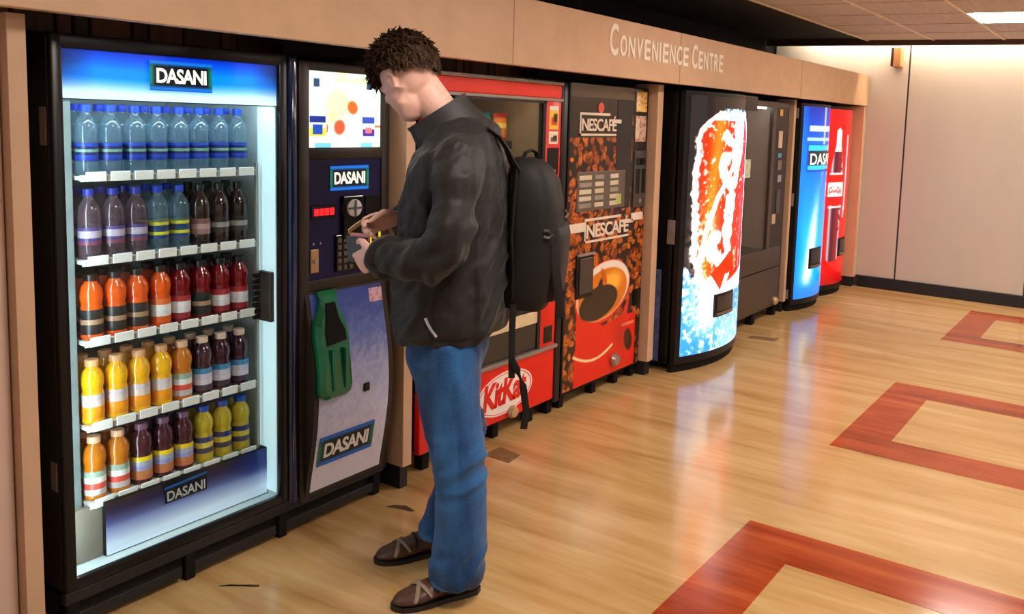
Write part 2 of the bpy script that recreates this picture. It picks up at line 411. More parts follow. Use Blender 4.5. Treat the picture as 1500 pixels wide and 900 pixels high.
# ================================================================== DRINKS CABINET WITH CONTROL COLUMN
fx0, fx1, fy = 1.263, 2.03, 2.68
vm = thing('drinks_vending_machine', 'black glass fronted drinks vending machine with blue control column, nearest of the row', 'vending machine', (fx0, fy, 0))
c = B()
c.box(fx0, fx0+.022, 2.705, 3.43, .11, 1.785, .003); c.box(2.012, 2.51, 2.73, 3.43, .11, 1.775, .003)
c.box(fx0, 2.51, 3.40, 3.43, .11, 1.775); c.box(fx0+.02, 2.02, 2.75, 3.41, 1.757, 1.785); c.box(fx0+.02, 2.02, 2.71, 3.41, .11, .145)
obj('cabinet', c, BLACK, vm)
fr = B()
fr.box(fx0, fx0+.032, fy, fy+.022, .13, 1.79, .006); fr.box(1.998, fx1, fy, fy+.022, .13, 1.79, .006)
fr.box(fx0+.02, 2.01, fy, fy+.022, 1.748, 1.79, .006); fr.box(fx0+.02, 2.01, fy, fy+.022, .13, .166, .006)
door = obj('door', fr, BLACK, vm, True)
obj('door_glass', B().box(1.294, 1.999, fy+.008, fy+.012, .165, 1.749), GLASS, door)
inn = B()
inn.box(1.286, 1.296, 2.706, 3.395, .146, 1.756); inn.box(2.002, 2.0115, 2.706, 3.395, .146, 1.756)
inn.box(1.296, 2.002, 3.38, 3.395, .146, 1.756); inn.box(1.296, 2.002, 2.72, 3.38, 1.745, 1.756); inn.box(1.296, 2.002, 2.72, 3.38, .146, .154)
obj('interior_lining', inn, CABIN, vm)
LED = emit('cabinet_led', (228, 246, 255), LED_STRENGTH)
obj('light_strip', B().box(1.297, 1.304, 2.712, 2.732, .20, 1.58), LED, vm, label='white light strip up the left inner edge')
obj('light_diffuser', B().box(1.9985, 2.0015, 2.7065, 2.805, .17, 1.60), emit('cabinet_diffuser', (206, 234, 238), .5), vm, label='white lit diffuser up the right inner wall')
obj('light_strip', B().box(1.33, 1.97, 2.722, 2.738, 1.611, 1.619), LED, vm, label='white light strip under the header')
obj('side_column', B().box(1.30, 1.372, 2.80, 2.83, .16, 1.60, .004), mat('inner_grey', (104, 112, 110), .5), vm)
# header
def header_color(U, V):
    t = V+.06*np.sin(U*pi)-.06
    a = const(U, (196, 222, 240)); img = mix(a, const(U, (4, 126, 246)), np.clip((t-.14)/.3, 0, 1)); img = mix(img, const(U, (6, 48, 190)), np.clip((t-.60)/.35, 0, 1))
    e = np.clip((.14-np.minimum(U, 1-U))/.14, 0, 1)*np.clip(V*1.4-.1, 0, 1); img = mix(img, const(U, (14, 26, 80)), e*.9)
    return img
hd = grid_print('header_sign', vm, flat(1.296, 1.998, fy+.018, 1.607, 1.748), 60, 30, header_color, LIT)
obj('header_back', B().box(1.296, 1.998, fy+.019, fy+.038, 1.604, 1.748), BLACKM, vm)
water_logo(vm, 1.543, 1.748, 1.641, 1.735, lambda z: fy+.0065, LITSOFT, WTXT)
# lower sheet
def lower_color(U, V):
    img = mix(const(U, (205, 222, 240)), const(U, (92, 104, 160)), np.clip((V-.18)/.4, 0, 1)); img = mix(img, const(U, (34, 28, 58)), np.clip((V-.5)/.3, 0, 1))
    img = mix(img, const(U, (40, 30, 28)), np.clip((V-.86)/.1, 0, 1)); img = mix(img, const(U, (18, 34, 110)), np.clip((U-.72)/.2, 0, 1)*np.clip((V-.45)/.25, 0, 1)*.8)
    return img
obj('lower_sheet_back', B().box(1.42, 1.998, 2.762, 2.80, .156, .335), BLACKM, vm)
grid_print('lower_sheet', vm, flat(1.42, 1.998, 2.760, .158, .334), 40, 24, lower_color, print_mat('lower_print', .35, .3))
obj('lower_kick', B().box(1.32, 1.42, 2.78, 2.80, .156, .33), mat('kick_beige', (120, 112, 98), .5), vm)
lp = grid_print('logo_plate', vm, flat(1.605, 1.755, 2.752, .262, .335), 30, 20, lambda U, V: mix(const(U, (14, 14, 18)), const(U, (16, 120, 230)), np.clip(1-abs(V-.72-.12*U)/.09, 0, 1)), PRINT)
text('logo_lettering', 'DASANI', lp, mat('silver_lettering', (196, 196, 190), .4, 0, .03), lambda a, b, d: (1.613+a, 2.751-d, .268+b), .134, .034, .001, bold=.012)
# shelves
SHZ = [1.372, 1.112, .858, .586, .336]
for z in SHZ:
    sh = obj('shelf', B().box(1.384, 1.972, 2.786, 3.36, z-.012, z).box(1.384, 1.972, 2.778, 2.786, z-.016, z+.004), mat('shelf_white', (206, 206, 200), .4, 0, .04), vm)
    for k in range(8):
        a = 1.392+k*.0725
        obj('price_tag', B().box(a+.004, a+.064, 2.772, 2.778, z-.016, z+.014, .002, 1), WHITE, sh)
        obj('tag_clip', B().box(a+.0655, a+.0715, 2.773, 2.779, z-.014, z+.002), SILVER, sh)
rl = obj('shelf_rail', B().box(1.974, 1.984, 2.78, 2.79, .30, 1.40), SILVER, vm)
pk = obj('delivery_port', B().box(1.982, 2.0015, 2.715, 2.785, .82, 1.005, .004), CHAR, vm)
tb = B()
for k in range(8): tb.box(1.958, 1.984, 2.77, 2.783, .828+k*.022, .842+k*.022)
obj('port_teeth', tb, BLACKM, pk)
obj('red_tag', B().box(1.9995, 2.0018, 2.74, 2.757, 1.49, 1.535), mat('tag_pink', (196, 140, 128), .5), vm)
for z0, z1 in ((1.47, 1.58), (.44, .53)):
    obj('hinge_plate', B().box(fx0-.003, fx0+.001, 2.712, 2.745, z0, z1, .001, 1), SILVER, vm)
bs = B().box(fx0, 2.50, 2.70, 3.40, .03, .13)
base = obj('base', bs, BLACKM, vm)
obj('kick_rail', B().box(fx0-.002, 2.50, fy+.004, fy+.03, .088, .128, .004), CHAR, vm)
for a, b_ in ((fx0+.03, 1.62), (1.66, 1.98), (2.02, 2.45)): obj('kick_slat', B().box(a, b_, fy+.002, fy+.03, .018, .056, .004), CHAR, vm)
for a in (fx0, 1.63, 1.99, 2.44): obj('foot', B().box(a, a+.035, fy, fy+.05, 0, .09, .004), BLACKM, vm)
# control column
obj('column_edge', B().box(2.034, 2.075, fy-.004, fy+.05, .11, 1.79, .014, 3), mat('black_gloss_blue_reflection', (14, 34, 72), .1, 0, .05, 5, .8), vm, True)  # black trim; blue reflection streaks are put into its base colour
cf = B().box(2.08, 2.125, fy, fy+.05, .10, 1.775, .005).box(2.472, 2.513, fy, fy+.05, .10, 1.775, .005).box(2.12, 2.475, fy, fy+.05, 1.742, 1.775, .004)
cf.box(2.12, 2.475, fy, fy+.05, 1.415, 1.458, .004).box(2.12, 2.475, fy, fy+.05, .915, .958, .004)
obj('column_frame', cf, BROWNK, vm, True)
def promo_color(U, V):
    img = mix(const(U, (255, 255, 252)), const(U, (206, 234, 222)), np.clip(np.hypot((U-.45)*1.5, (V-.42)*1.5)-.28, 0, 1)*1.3)
    n = vnoise(U, V, 12, 9, 3); fill(img, np.clip((V-.78)/.1, 0, 1)*(n > .55)*.5, (190, 205, 120))
    fill(img, ell(U, V, .40, .58, .24, .26, 0, .4)*.8, (255, 226, 150)); fill(img, ell(U, V, .30, .36, .1, .12, 0, .4)*.4, (250, 190, 90))
    fill(img, ell(U, V, .60, .54, .085, .11, .2, .3), (222, 92, 40)); fill(img, ell(U, V, .42, .27, .09, .12, -.1, .3), (190, 84, 50)); fill(img, ell(U, V, .24, .25, .03, .07), (200, 90, 50))
    for a in (.08, .80): fill(img, rect(U, V, a, a+.07, .80, .91), (40, 66, 96))
    fill(img, rect(U, V, .03, .24, .15, .43), (220, 236, 240)); fill(img, rect(U, V, .03, .23, .33, .42), (24, 44, 130)); fill(img, rect(U, V, .03, .23, .15, .26), (216, 222, 20)); fill(img, rect(U, V, .07, .19, .17, .30), (30, 70, 170))
    fill(img, rect(U, V, .74, .92, .15, .43), (190, 216, 236)); fill(img, rect(U, V, .74, .91, .33, .42), (50, 70, 170)); fill(img, rect(U, V, .75, .91, .15, .25), (70, 40, 150)); fill(img, rect(U, V, .79, .87, .20, .27), (240, 110, 110))
    fill(img, rect(U, V, .92, 1, .27, .30), (190, 110, 50)); fill(img, rect(U, V, .1, .3, 0, .06)+rect(U, V, .72, .88, 0, .06), (110, 196, 214))
    return img
grid_print('backlit_picture', vm, flat(2.125, 2.472, fy+.012, 1.458, 1.742), 100, 90, promo_color, LIT)
obj('picture_back', B().box(2.125, 2.472, fy+.014, fy+.05, 1.458, 1.742), BLACKM, vm)
NAVY = mat('navy_panel', (18, 15, 66), .35, 0, .15, 4, .25)
cp = obj('control_panel', B().box(2.125, 2.472, fy+.008, fy+.05, .958, 1.415), NAVY, vm)
water_logo(vm, 2.222, 2.408, 1.292, 1.388, lambda z: fy+.007, LITSOFT, WTXT)
REDL = emit('red_led', (255, 20, 30), 1.6)
dsp = obj('display', B().box(2.137, 2.246, fy+.002, fy+.009, 1.19, 1.24, .002, 1), BLACKG, vm)
for k in range(4): obj('display_digit', B().box(2.146+k*.024, 2.165+k*.024, fy, fy+.003, 1.202, 1.228), REDL, dsp)
vb = obj('bill_validator', B().box(2.275, 2.375, fy-.006, fy+.009, 1.10, 1.27, .005), BLACKG, vm)
obj('validator_eye', B().lathe([(.0, 0), (.034, 0), (.034, -.008), (.024, -.012), (.008, -.010), (0, -.010)], 20, (2.325, fy-.006, 1.222), 'y'), mat('validator_grey', (206, 206, 212), .3), vb, True)
obj('validator_cross', B().box(2.292, 2.358, fy-.020, fy-.016, 1.218, 1.226).box(2.321, 2.329, fy-.0205, fy-.0165, 1.19, 1.254), mat('validator_dark', (90, 90, 96), .4), vb)
obj('note_slot', B().box(2.39, 2.467, fy+.002, fy+.009, 1.185, 1.262, .003), BLACKM, vm)
ys = obj('coin_slot', B().box(2.405, 2.470, fy+.001, fy+.009, 1.065, 1.135, .003), BLACKG, vm)
yl = B().box(2.410, 2.466, fy-.003, fy+.002, 1.122, 1.131).box(2.410, 2.466, fy-.003, fy+.002, 1.069, 1.078).box(2.410, 2.419, fy-.003, fy+.002, 1.069, 1.131).box(2.457, 2.466, fy-.003, fy+.002, 1.069, 1.131)
obj('slot_surround', yl, emit('yellow_lit', (226, 196, 20), .7), ys, label='bright yellow surround')
kp = obj('keypad', B().box(2.245, 2.40, fy+.0, fy+.009, .975, 1.12, .004), BLACKG, vm)
KEY = mat('key_grey', (96, 92, 84), .4)
for i in range(3):
    for j in range(5): obj('key', B().box(2.252+i*.028, 2.270+i*.028, fy-.005, fy+.001, .982+j*.027, 1.0+j*.027, .002, 1), KEY, kp)
cr = obj('coin_return', B().box(2.132, 2.168, fy+.001, fy+.009, .985, 1.075, .003), mat('brass_plate', (176, 142, 104), .4, .4), vm)
obj('lock', B().lathe([(0, 0), (.009, 0), (.009, -.006), (0, -.006)], 12, (2.152, fy+.001, 1.03), 'y'), STEEL, cr)
for a in (2.14, 2.172): obj('indicator', B().box(a, a+.008, fy+.002, fy+.009, 1.092, 1.10), STEEL, vm)
# bulging lower door with the bottle shaped port
def ylow(z): return fy-.055*np.sin(pi*np.clip((z-.115)/.80, 0, 1))**1.2
prof = [(fy+.05, .115)]+[(float(ylow(z)), z) for z in np.linspace(.115, .915, 17)]+[(fy+.05, .915)]
obj('lower_door', B().prism(prof, 2.103, 2.492, 'x'), BROWNK, vm, True)
def icedoor(U, V):
    n = .6*vnoise(U, V, 26, 50, 1)+.4*vnoise(U, V, 60, 110, 2)
    img = mix(const(U, (226, 222, 236)), const(U, (120, 140, 214)), np.clip(V*1.05-.1+(n-.5)*.35, 0, 1)); img = mix(img, const(U, (52, 74, 170)), np.clip((V-.62)/.35+(n-.5)*.3, 0, 1)*.85)
    return img
ld = grid_print('door_sheet', vm, lambda U, V: (2.122+U*.345, ylow(.13+V*.775)-.0015, .13+V*.775), 60, 120, icedoor, PRINTG)
water_logo(vm, 2.135, 2.405, .232, .352, lambda z: ylow(z)-.002, PRINT, WTXTM)
GREEN = mat('bottle_green', (8, 112, 68), .2, 0, .25, 8, .6)
def bottle_outline(cx, z0, h, w):
    pr = [(.0, 0), (.30, .0), (.45, .03), (.5, .10), (.47, .25), (.48, .42), (.5, .58), (.46, .70), (.34, .80), (.24, .87), (.22, .93), (.26, .945), (.26, 1.0), (0, 1.0)]
    r = [(cx+x*w, z0+z*h) for x, z in pr]; return r+[(2*cx-x, z) for x, z in reversed(r[1:-1])]
bo = bottle_outline(2.190, .505, .41, .155)
def yb_(z): return float(ylow(z))
bb = B()
cxm = 2.19
R0 = [(x, yb_(z)+.004, z) for x, z in bo]; R1 = [(x, yb_(z)-.016, z) for x, z in bo]; R2 = [(cxm+(x-cxm)*.80, yb_(z)-.034, .71+(z-.71)*.93) for x, z in bo]
bb.loft([R0, R1, R2])
pt = obj('bottle_shaped_port', bb, GREEN, vm, label='glossy green bottle shaped surround')
op = [(2.165, .872), (2.205, .872), (2.214, .81), (2.236, .765), (2.238, .725), (2.150, .715), (2.150, .765), (2.16, .81)]
obj('port_opening', B().loft([[(x, yb_(z)-.0385, z) for x, z in op], [(x, yb_(z)-.02, z) for x, z in op]]), BLACKM, pt)
obj('port_rib', B().box(2.160, 2.170, fy-.093, fy-.075, .54, .70, .004).box(2.214, 2.224, fy-.093, fy-.075, .54, .70, .004), GREEN, pt)
obj('door_lock', B().box(2.335, 2.363, float(ylow(.505))-.008, float(ylow(.505))+.005, .488, .522, .003), BLACKG, vm)
grid_print('sticker', vm, lambda U, V: (2.400+U*.067, ylow(.835+V*.055)-.003, .835+V*.055), 12, 12, lambda U, V: mix(const(U, (236, 206, 226)), const(U, (226, 120, 160)), (vnoise(U, V, 6, 6, 5) > .62)*.8), PRINT)

# ------------------------------------------------------------------ bottles
def prof_slim():
    return [(.0005, 0), (.027, 0), (.032, .006), (.0325, .04), (.032, .046), (.032, .098), (.033, .104), (.0336, .135), (.032, .152), (.025, .170), (.0155, .184), (.0125, .192), (.0125, .204), (.0005, .204)]
def prof_bulb():
    return [(.0005, 0), (.028, 0), (.032, .006), (.0325, .012), (.031, .018), (.031, .092), (.0325, .098), (.029, .106), (.0305, .116), (.0335, .132), (.0325, .150), (.027, .166), (.0175, .178), (.0165, .190), (.0005, .190)]
CLEARB = clear_mat('clear_bottle', (.74, .84, .90), .10, .08, .16, (150, 180, 200))
CLEARP = clear_mat('clear_bottle_rosy', (.70, .66, .70), .10, .08, .2, (150, 120, 130))
def juice(n, c): return mat('drink_'+n, c, .12, 0, .12, 25, .6)
LAB = {}
def labelmat(key, cols):
    """label printed in bands from bottom to top"""
    if key in LAB: return LAB[key]
    m, t, p = nt('label_'+key); N = t.nodes
    tc = N.new('ShaderNodeTexCoord'); sp = N.new('ShaderNodeSeparateXYZ'); rp = N.new('ShaderNodeValToRGB'); rp.color_ramp.interpolation = 'CONSTANT'
    e = rp.color_ramp.elements; e[0].color = L8(*cols[0])+(1,); e[0].position = 0; e[1].position = 1/len(cols); e[1].color = L8(*cols[1])+(1,)
    for i in range(2, len(cols)): x = e.new(i/len(cols)); x.color = L8(*cols[i])+(1,)
    t.links.new(tc.outputs['Generated'], sp.inputs[0]); t.links.new(sp.outputs[2], rp.inputs[0])
    nz = N.new('ShaderNodeTexNoise'); nz.inputs['Scale'].default_value = 9; t.links.new(tc.outputs['Generated'], nz.inputs[0])
    mx = N.new('ShaderNodeMix'); mx.data_type = 'RGBA'; mx.blend_type = 'OVERLAY'; mx.inputs[0].default_value = .35
    t.links.new(rp.outputs[0], mx.inputs[6]); t.links.new(nz.outputs[0], mx.inputs[7]); t.links.new(mx.outputs[2], p.inputs['Base Color'])
    p.inputs['Roughness'].default_value = .35; LAB[key] = m; return m
KINDS = {
 'water': ('slim', CLEARB, (24, 70, 214), ('blue', [(26, 50, 150), (30, 64, 170), (22, 34, 90), (110, 150, 130), (22, 34, 90), (30, 66, 176)]), 'clear water bottle with blue cap and blue label'),
 'rosy': ('slim', CLEARP, (44, 50, 150), ('purple', [(120, 60, 80), (74, 58, 112), (176, 164, 176), (176, 164, 176), (80, 64, 120)]), 'clear bottle with blue cap and purple label'),
 'lemon': ('slim', CLEARB, (24, 60, 190), ('lemon', [(30, 56, 120), (196, 200, 20), (28, 60, 110), (28, 50, 100), (196, 196, 40)]), 'clear bottle with yellow striped label'),
 'cola': ('slim', juice('cola', (44, 26, 20)), (20, 18, 18), ('pink', [(150, 110, 110), (176, 140, 138), (120, 80, 76)]), 'dark cola bottle with black cap and pinkish label'),
 'colablk': ('slim', juice('cola', (44, 26, 20)), (20, 18, 18), ('greyblk', [(60, 50, 50), (150, 140, 136), (40, 34, 34)]), 'dark cola bottle with black cap and grey label'),
 'orangeblk': ('bulb', juice('orange', (226, 84, 14)), (36, 24, 18), ('black', [(36, 34, 30), (40, 36, 34), (170, 130, 100), (30, 34, 36), (40, 40, 38)]), 'orange soda bottle with dark cap and black label'),
 'orangewht': ('bulb', juice('orange', (226, 84, 14)), (36, 24, 18), ('owhite', [(220, 90, 30), (226, 220, 214), (232, 226, 222), (226, 110, 50)]), 'orange soda bottle with dark cap and white label'),
 'redwht': ('bulb', juice('red', (118, 10, 18)), (20, 16, 16), ('rwhite', [(150, 40, 44), (216, 208, 212), (222, 216, 218), (176, 50, 56)]), 'dark red drink bottle with black cap and white label'),
 'redblk': ('bulb', juice('red', (118, 10, 18)), (20, 16, 16), ('black', None), 'dark red drink bottle with black cap and black label'),
 'yellow': ('bulb', juice('yellow', (246, 176, 16)), (214, 160, 110), ('orangepic', [(236, 150, 20), (246, 150, 20), (222, 200, 190), (204, 190, 196)]), 'yellow juice bottle with peach cap and orange label'),
 'amber': ('bulb', juice('amber', (196, 110, 18)), (222, 176, 140), ('whitered', [(200, 190, 190), (220, 80, 60), (226, 226, 220), (150, 170, 150)]), 'amber juice bottle with peach cap and white label'),
 'purple': ('bulb', juice('purple', (56, 20, 34)), (222, 186, 170), ('bluewhite', [(70, 50, 70), (210, 196, 206), (196, 186, 204), (60, 130, 170)]), 'dark purple juice bottle with blue topped label'),
 'grape': ('bulb', juice('grape', (72, 24, 34)), (120, 84, 110), ('yellowtop', [(200, 110, 70), (190, 120, 70), (150, 150, 200), (170, 176, 190), (244, 206, 20)]), 'dark grape juice bottle with yellow topped label'),
 'olive': ('bulb', juice('olive', (186, 160, 24)), (24, 70, 170), ('olivepic', [(190, 160, 40), (70, 60, 90), (216, 190, 60), (40, 50, 110)]), 'yellow green juice bottle with blue cap'),
}
BM = {}
def bottle_meshes(kind):
    if kind in BM: return BM[kind]
    shp, m, cap, (lk, lc), lab = KINDS[kind]
    body = B().lathe(prof_slim() if shp == 'slim' else prof_bulb(), 14).mesh('bottle', smooth=True); body.materials.append(m)
    z0, z1, cr = (.196, .218, .0155) if shp == 'slim' else (.184, .205, .0195)
    cp_ = B().lathe([(.0005, z0), (cr, z0), (cr, z1-.002), (cr-.002, z1), (.0005, z1)], 14).mesh('cap', smooth=True); cp_.materials.append(mat('cap_%d_%d_%d' % cap, cap, .35))
    a, b_, r = (.045, .099, .0327) if shp == 'slim' else (.017, .095, .0325)
    lb = B(); n = 14
    lb.loft([[(r*cos(2*pi*k/n), r*sin(2*pi*k/n), z) for k in range(n)] for z in (a, b_)], False); lb = lb.mesh('label', smooth=True); lb.materials.append(labelmat(lk, lc))
    BM[kind] = (body, cp_, lb); return BM[kind]
ORD = ['first', 'second', 'third', 'fourth', 'fifth', 'sixth', 'seventh', 'last']
SHN = ['top', 'second', 'middle', 'fourth', 'bottom']
ROWS = [['water']*8, ['rosy', 'rosy', 'rosy', 'lemon', 'lemon', 'cola', 'colablk', 'colablk'], ['orangeblk', 'orangeblk', 'orangeblk', 'orangewht', 'redwht', 'redblk', 'redwht', 'redwht'],
        ['yellow']*4+['amber']+['purple']*3, ['amber', 'amber', 'grape', 'grape', 'grape', 'olive', 'olive', 'olive']]
for s, row in enumerate(ROWS):
    for k, kd in enumerate(row):
        for dpt in (0, 1):
            me = bottle_meshes(kd)
            o = bpy.data.objects.new('bottle', me[0]); COL.objects.link(o)
            o.location = (1.4245+k*.0725+random.uniform(-.002, .002)+(.0 if not dpt else .002), 2.824+dpt*.0735, SHZ[s]+.0005)
            o.rotation_euler = (0, 0, random.uniform(-.5, .5))
            o['label'] = (KINDS[kd][4]+(', front of %s column, %s shelf' if not dpt else ', behind %s front one, %s shelf') % (ORD[k], SHN[s]))
            o['category'] = 'bottle'; o['group'] = 'drinks bottles on the %s cabinet shelf' % SHN[s]
            for nm, mm in (('cap', me[1]), ('label', me[2])):
                q = bpy.data.objects.new(nm, mm); COL.objects.link(q); q.parent = o
# ================================================================== RED SNACK MACHINE
sx0, sx1, sy = 2.70, 3.725, 2.68
sm = thing('snack_vending_machine', 'bright red snack vending machine with glass window behind the man', 'vending machine', (sx0, sy, 0))
c = B().box(sx0, sx0+.03, sy+.03, 3.42, .10, 1.79).box(sx1-.055, sx1, sy+.03, 3.42, .10, 1.79).box(sx0, sx1, 3.38, 3.42, .10, 1.79)
c.box(sx0, sx1, sy+.03, 3.42, 1.765, 1.79).box(sx0, sx1, sy+.03, 3.42, .10, .14)
obj('cabinet', c, BLACK, sm)
obj('door_edge', B().box(3.69, 3.745, sy-.004, sy+.05, .06, 1.79, .006), BLACK, sm, True)
ORR = mat('header_red', (236, 40, 14), .3, 0, .1, 3)
obj('header_panel', B().box(sx0, 3.69, sy, sy+.03, 1.70, 1.768, .004), ORR, sm)
obj('header_trim', B().box(sx0, 3.70, sy-.006, sy+.01, 1.768, 1.785, .002).box(sx0, 3.70, sy-.006, sy+.01, 1.685, 1.700, .002), SILVER, sm)
obj('red_column', B().box(3.56, 3.69, sy, sy+.03, .385, 1.685, .004), RED, sm, True)
obj('left_stile', B().box(sx0, 2.86, sy, sy+.03, .385, 1.685, .004), RED, sm)
obj('window_frame', B().box(2.86, 2.885, sy-.002, sy+.03, .60, 1.685).box(3.535, 3.56, sy-.002, sy+.03, .385, 1.685, .002).box(2.86, 3.56, sy-.002, sy+.03, .60, .62).box(2.86, 3.56, sy-.002, sy+.03, 1.672, 1.686), CHAR, sm)
obj('window_glass', B().box(2.885, 3.535, sy+.006, sy+.010, .62, 1.672), GLASS, sm)
TAUPE = mat('snack_interior', (176, 152, 118), .5, 0, .06)
iw = B().box(3.545, 3.555, sy+.032, 3.36, .40, 1.74).box(2.86, 2.87, sy+.032, 3.36, .40, 1.74)
obj('interior_side', iw, TAUPE, sm)
obj('interior_back', B().box(2.87, 3.545, 3.35, 3.36, .40, 1.74), mat('snack_back', (90, 84, 78), .6), sm)
obj('interior_light', B().box(2.92, 3.50, sy+.04, sy+.065, 1.715, 1.735), emit('snack_light', (255, 240, 215), 5.0), sm)
for z in (1.46, 1.20, .94):
    t = obj('tray', B().box(2.89, 3.50, 2.86, 3.34, z-.012, z).box(2.89, 3.50, 2.852, 2.86, z-.03, z+.012), CHAR, sm)
    for k in range(5):
        xx = 2.945+k*.125; q = []
        for i in range(37): q.append((xx+.045*cos(i*pi/4), 2.922+i*.0108, z+.05+.045*sin(i*pi/4)))
        obj('spiral', B().tube(q, .0025, 5), STEEL, t)
DARKBIN = mat('bin_brown', (52, 42, 34), .5)
obj('delivery_sill', B().box(2.90, 3.53, sy-.004, sy+.03, .535, .60, .004), CREAM, sm)
obj('delivery_flap', B().box(2.90, 3.53, sy+.004, sy+.02, .40, .532, .004), DARKBIN, sm)
obj('silver_sill', B().box(sx0, 3.70, sy-.016, sy+.03, .372, .392, .004), SILVER, sm)
lp_ = obj('kick_panel', B().box(sx0, 3.69, sy, sy+.04, .085, .37, .006), RED, sm)
ex, ez, erx, erz, er = 3.285, .225, .215, .108, 0.05
def oval(U, V):
    img = const(U, (226, 22, 8)); fill(img, ell(U, V, .5, .5, .49, .47, 0, .05), (240, 226, 218))
    return img
def P_oval(U, V): return (ex-erx*1.03+U*erx*2.06, sy-.002, ez-erz*1.03+V*erz*2.06+(U-.5)*.02)
n = 40; oc = [(ex+erx*cos(2*pi*k/n), ez+erz*sin(2*pi*k/n)+erx*cos(2*pi*k/n)*er) for k in range(n)]
ov = obj('logo_oval', B().prism(oc, sy-.003, sy+.001, 'y'), mat('logo_white', (240, 226, 218), .4, 0, .03), lp_)
oc2 = [(ex+erx*.92*cos(2*pi*k/n), ez+erz*.90*sin(2*pi*k/n)+erx*.92*cos(2*pi*k/n)*er) for k in range(n)]
ring = B(); O0 = [(x, sy-.0036, z) for x, z in [(ex+erx*.95*cos(2*pi*k/n), ez+erz*.93*sin(2*pi*k/n)+erx*.95*cos(2*pi*k/n)*er) for k in range(n)]]; O1 = [(x, sy-.0036, z) for x, z in oc2]
ring.loft([O0, O1], False); obj('logo_ring', ring, RED, ov)
text('logo_lettering', 'KitKat', ov, RED, lambda a, b, d: (ex-.168+a+b*.10, sy-.0034-d, ez-.066+b+a*er), .325, .135, .0015, bold=.035, space=.9)
obj('lock', B().lathe([(0, 0), (.03, 0), (.034, -.012), (.026, -.03), (.012, -.034), (0, -.034)], 18, (3.335, sy+.001, .115), 'y'), mat('lock_brass', (206, 176, 140), .3, .6), sm, True)
for z0, z1, a in ((1.54, 1.66, 0), (1.465, 1.53, 1)):
    def stc(U, V, a=a):
        img = const(U, (236, 220, 190)) if a else const(U, (250, 200, 60)); fill(img, rect(U, V, .25, .85, .2, .55), (226, 70, 30) if not a else (90, 76, 66)); fill(img, rect(U, V, .0, 1, .8, 1), (246, 236, 214)); fill(img, rect(U, V, .5, .9, .3, .7), (40, 34, 30)); return img
    grid_print('sticker', sm, flat(3.585, 3.665, sy-.0012, z0, z1), 12, 14, stc, PRINT)
cpn = obj('coin_panel', B().box(3.575, 3.675, sy-.003, sy+.01, 1.16, 1.445, .004), BLACKG, sm)
obj('notice', B().box(3.60, 3.645, sy-.005, sy-.002, 1.17, 1.33), mat('notice_pale', (206, 186, 176), .5), cpn)
obj('coin_mech', B().box(3.63, 3.672, sy-.006, sy+.01, .73, .86, .004), mat('mech_silver', (156, 148, 160), .35, .4), sm)
obj('coin_return', B().box(3.59, 3.665, sy-.004, sy+.01, .41, .50, .005), BLACKG, sm)
for a in (2.74, 3.22, 3.50, 3.665):
    obj('leg', B().box(a, a+.045, sy+.02, sy+.07, 0, .10, .004), BLACKM, sm); obj('leg', B().box(a, a+.045, 3.34, 3.40, 0, .10), BLACKM, sm)
# snack bags
def bag_mesh(c1, c2, c3, nm):
    nx, nz = 9, 12; b = B(); W, H = .105, .15
    for side in (1, -1):
        v = []; f = []
        for j in range(nz+1):
            for i in range(nx+1):
                u, t = i/nx*2-1, j/nz*2-1
                e = max(0, 1-u*u)**.6*max(0, 1-t**4)**.8
                v.append(((W/2)*u*(1-.06*(1-abs(t))), side*.024*e+.002*sin(9*u+5*t)*e, H/2+t*H/2))
        for j in range(nz):
            for i in range(nx): a = j*(nx+1)+i; f.append((a, a+1, a+nx+2, a+nx+1))
        b.add(v, f)
    me = b.mesh('snack_bag', smooth=True); m = labelmat('bag_'+nm, [c3, c1, c1, c2, c1, c3]); me.materials.append(m); return me
BG = [('blue and white', (70, 150, 226), (240, 244, 250), (30, 90, 190)), ('teal', (20, 160, 150), (120, 220, 206), (10, 120, 116)), ('orange and yellow', (240, 130, 30), (250, 214, 90), (206, 50, 24)), ('red', (200, 30, 30), (240, 200, 190), (150, 16, 20)), ('green', (60, 130, 60), (190, 210, 150), (40, 90, 50))]
SP = [0, 0, 1, 2, 3]
bms = [bag_mesh(c1, c2, c3, nm.replace(' ', '')) for nm, c1, c2, c3 in BG]
for r, (z, sel) in enumerate(((1.46, [3, 0, 0, 1, 2]), (1.20, [2, 4, 3, 1, 4]))):
    for k in range(5):
        o = bpy.data.objects.new('snack_bag', bms[sel[k]]); COL.objects.link(o); o.location = (2.945+k*.125, 2.888, z+.0025); o.rotation_euler = (0, 0, random.uniform(-.04, .04))
        o['label'] = '%s snack bag, %s from the window edge on the %s spiral tray' % (BG[sel[k]][0], ['fifth', 'fourth', 'third', 'second', 'first'][k], ['top', 'second'][r])
        o['category'] = 'snack bag'; o['group'] = 'snack bags in the red snack machine'

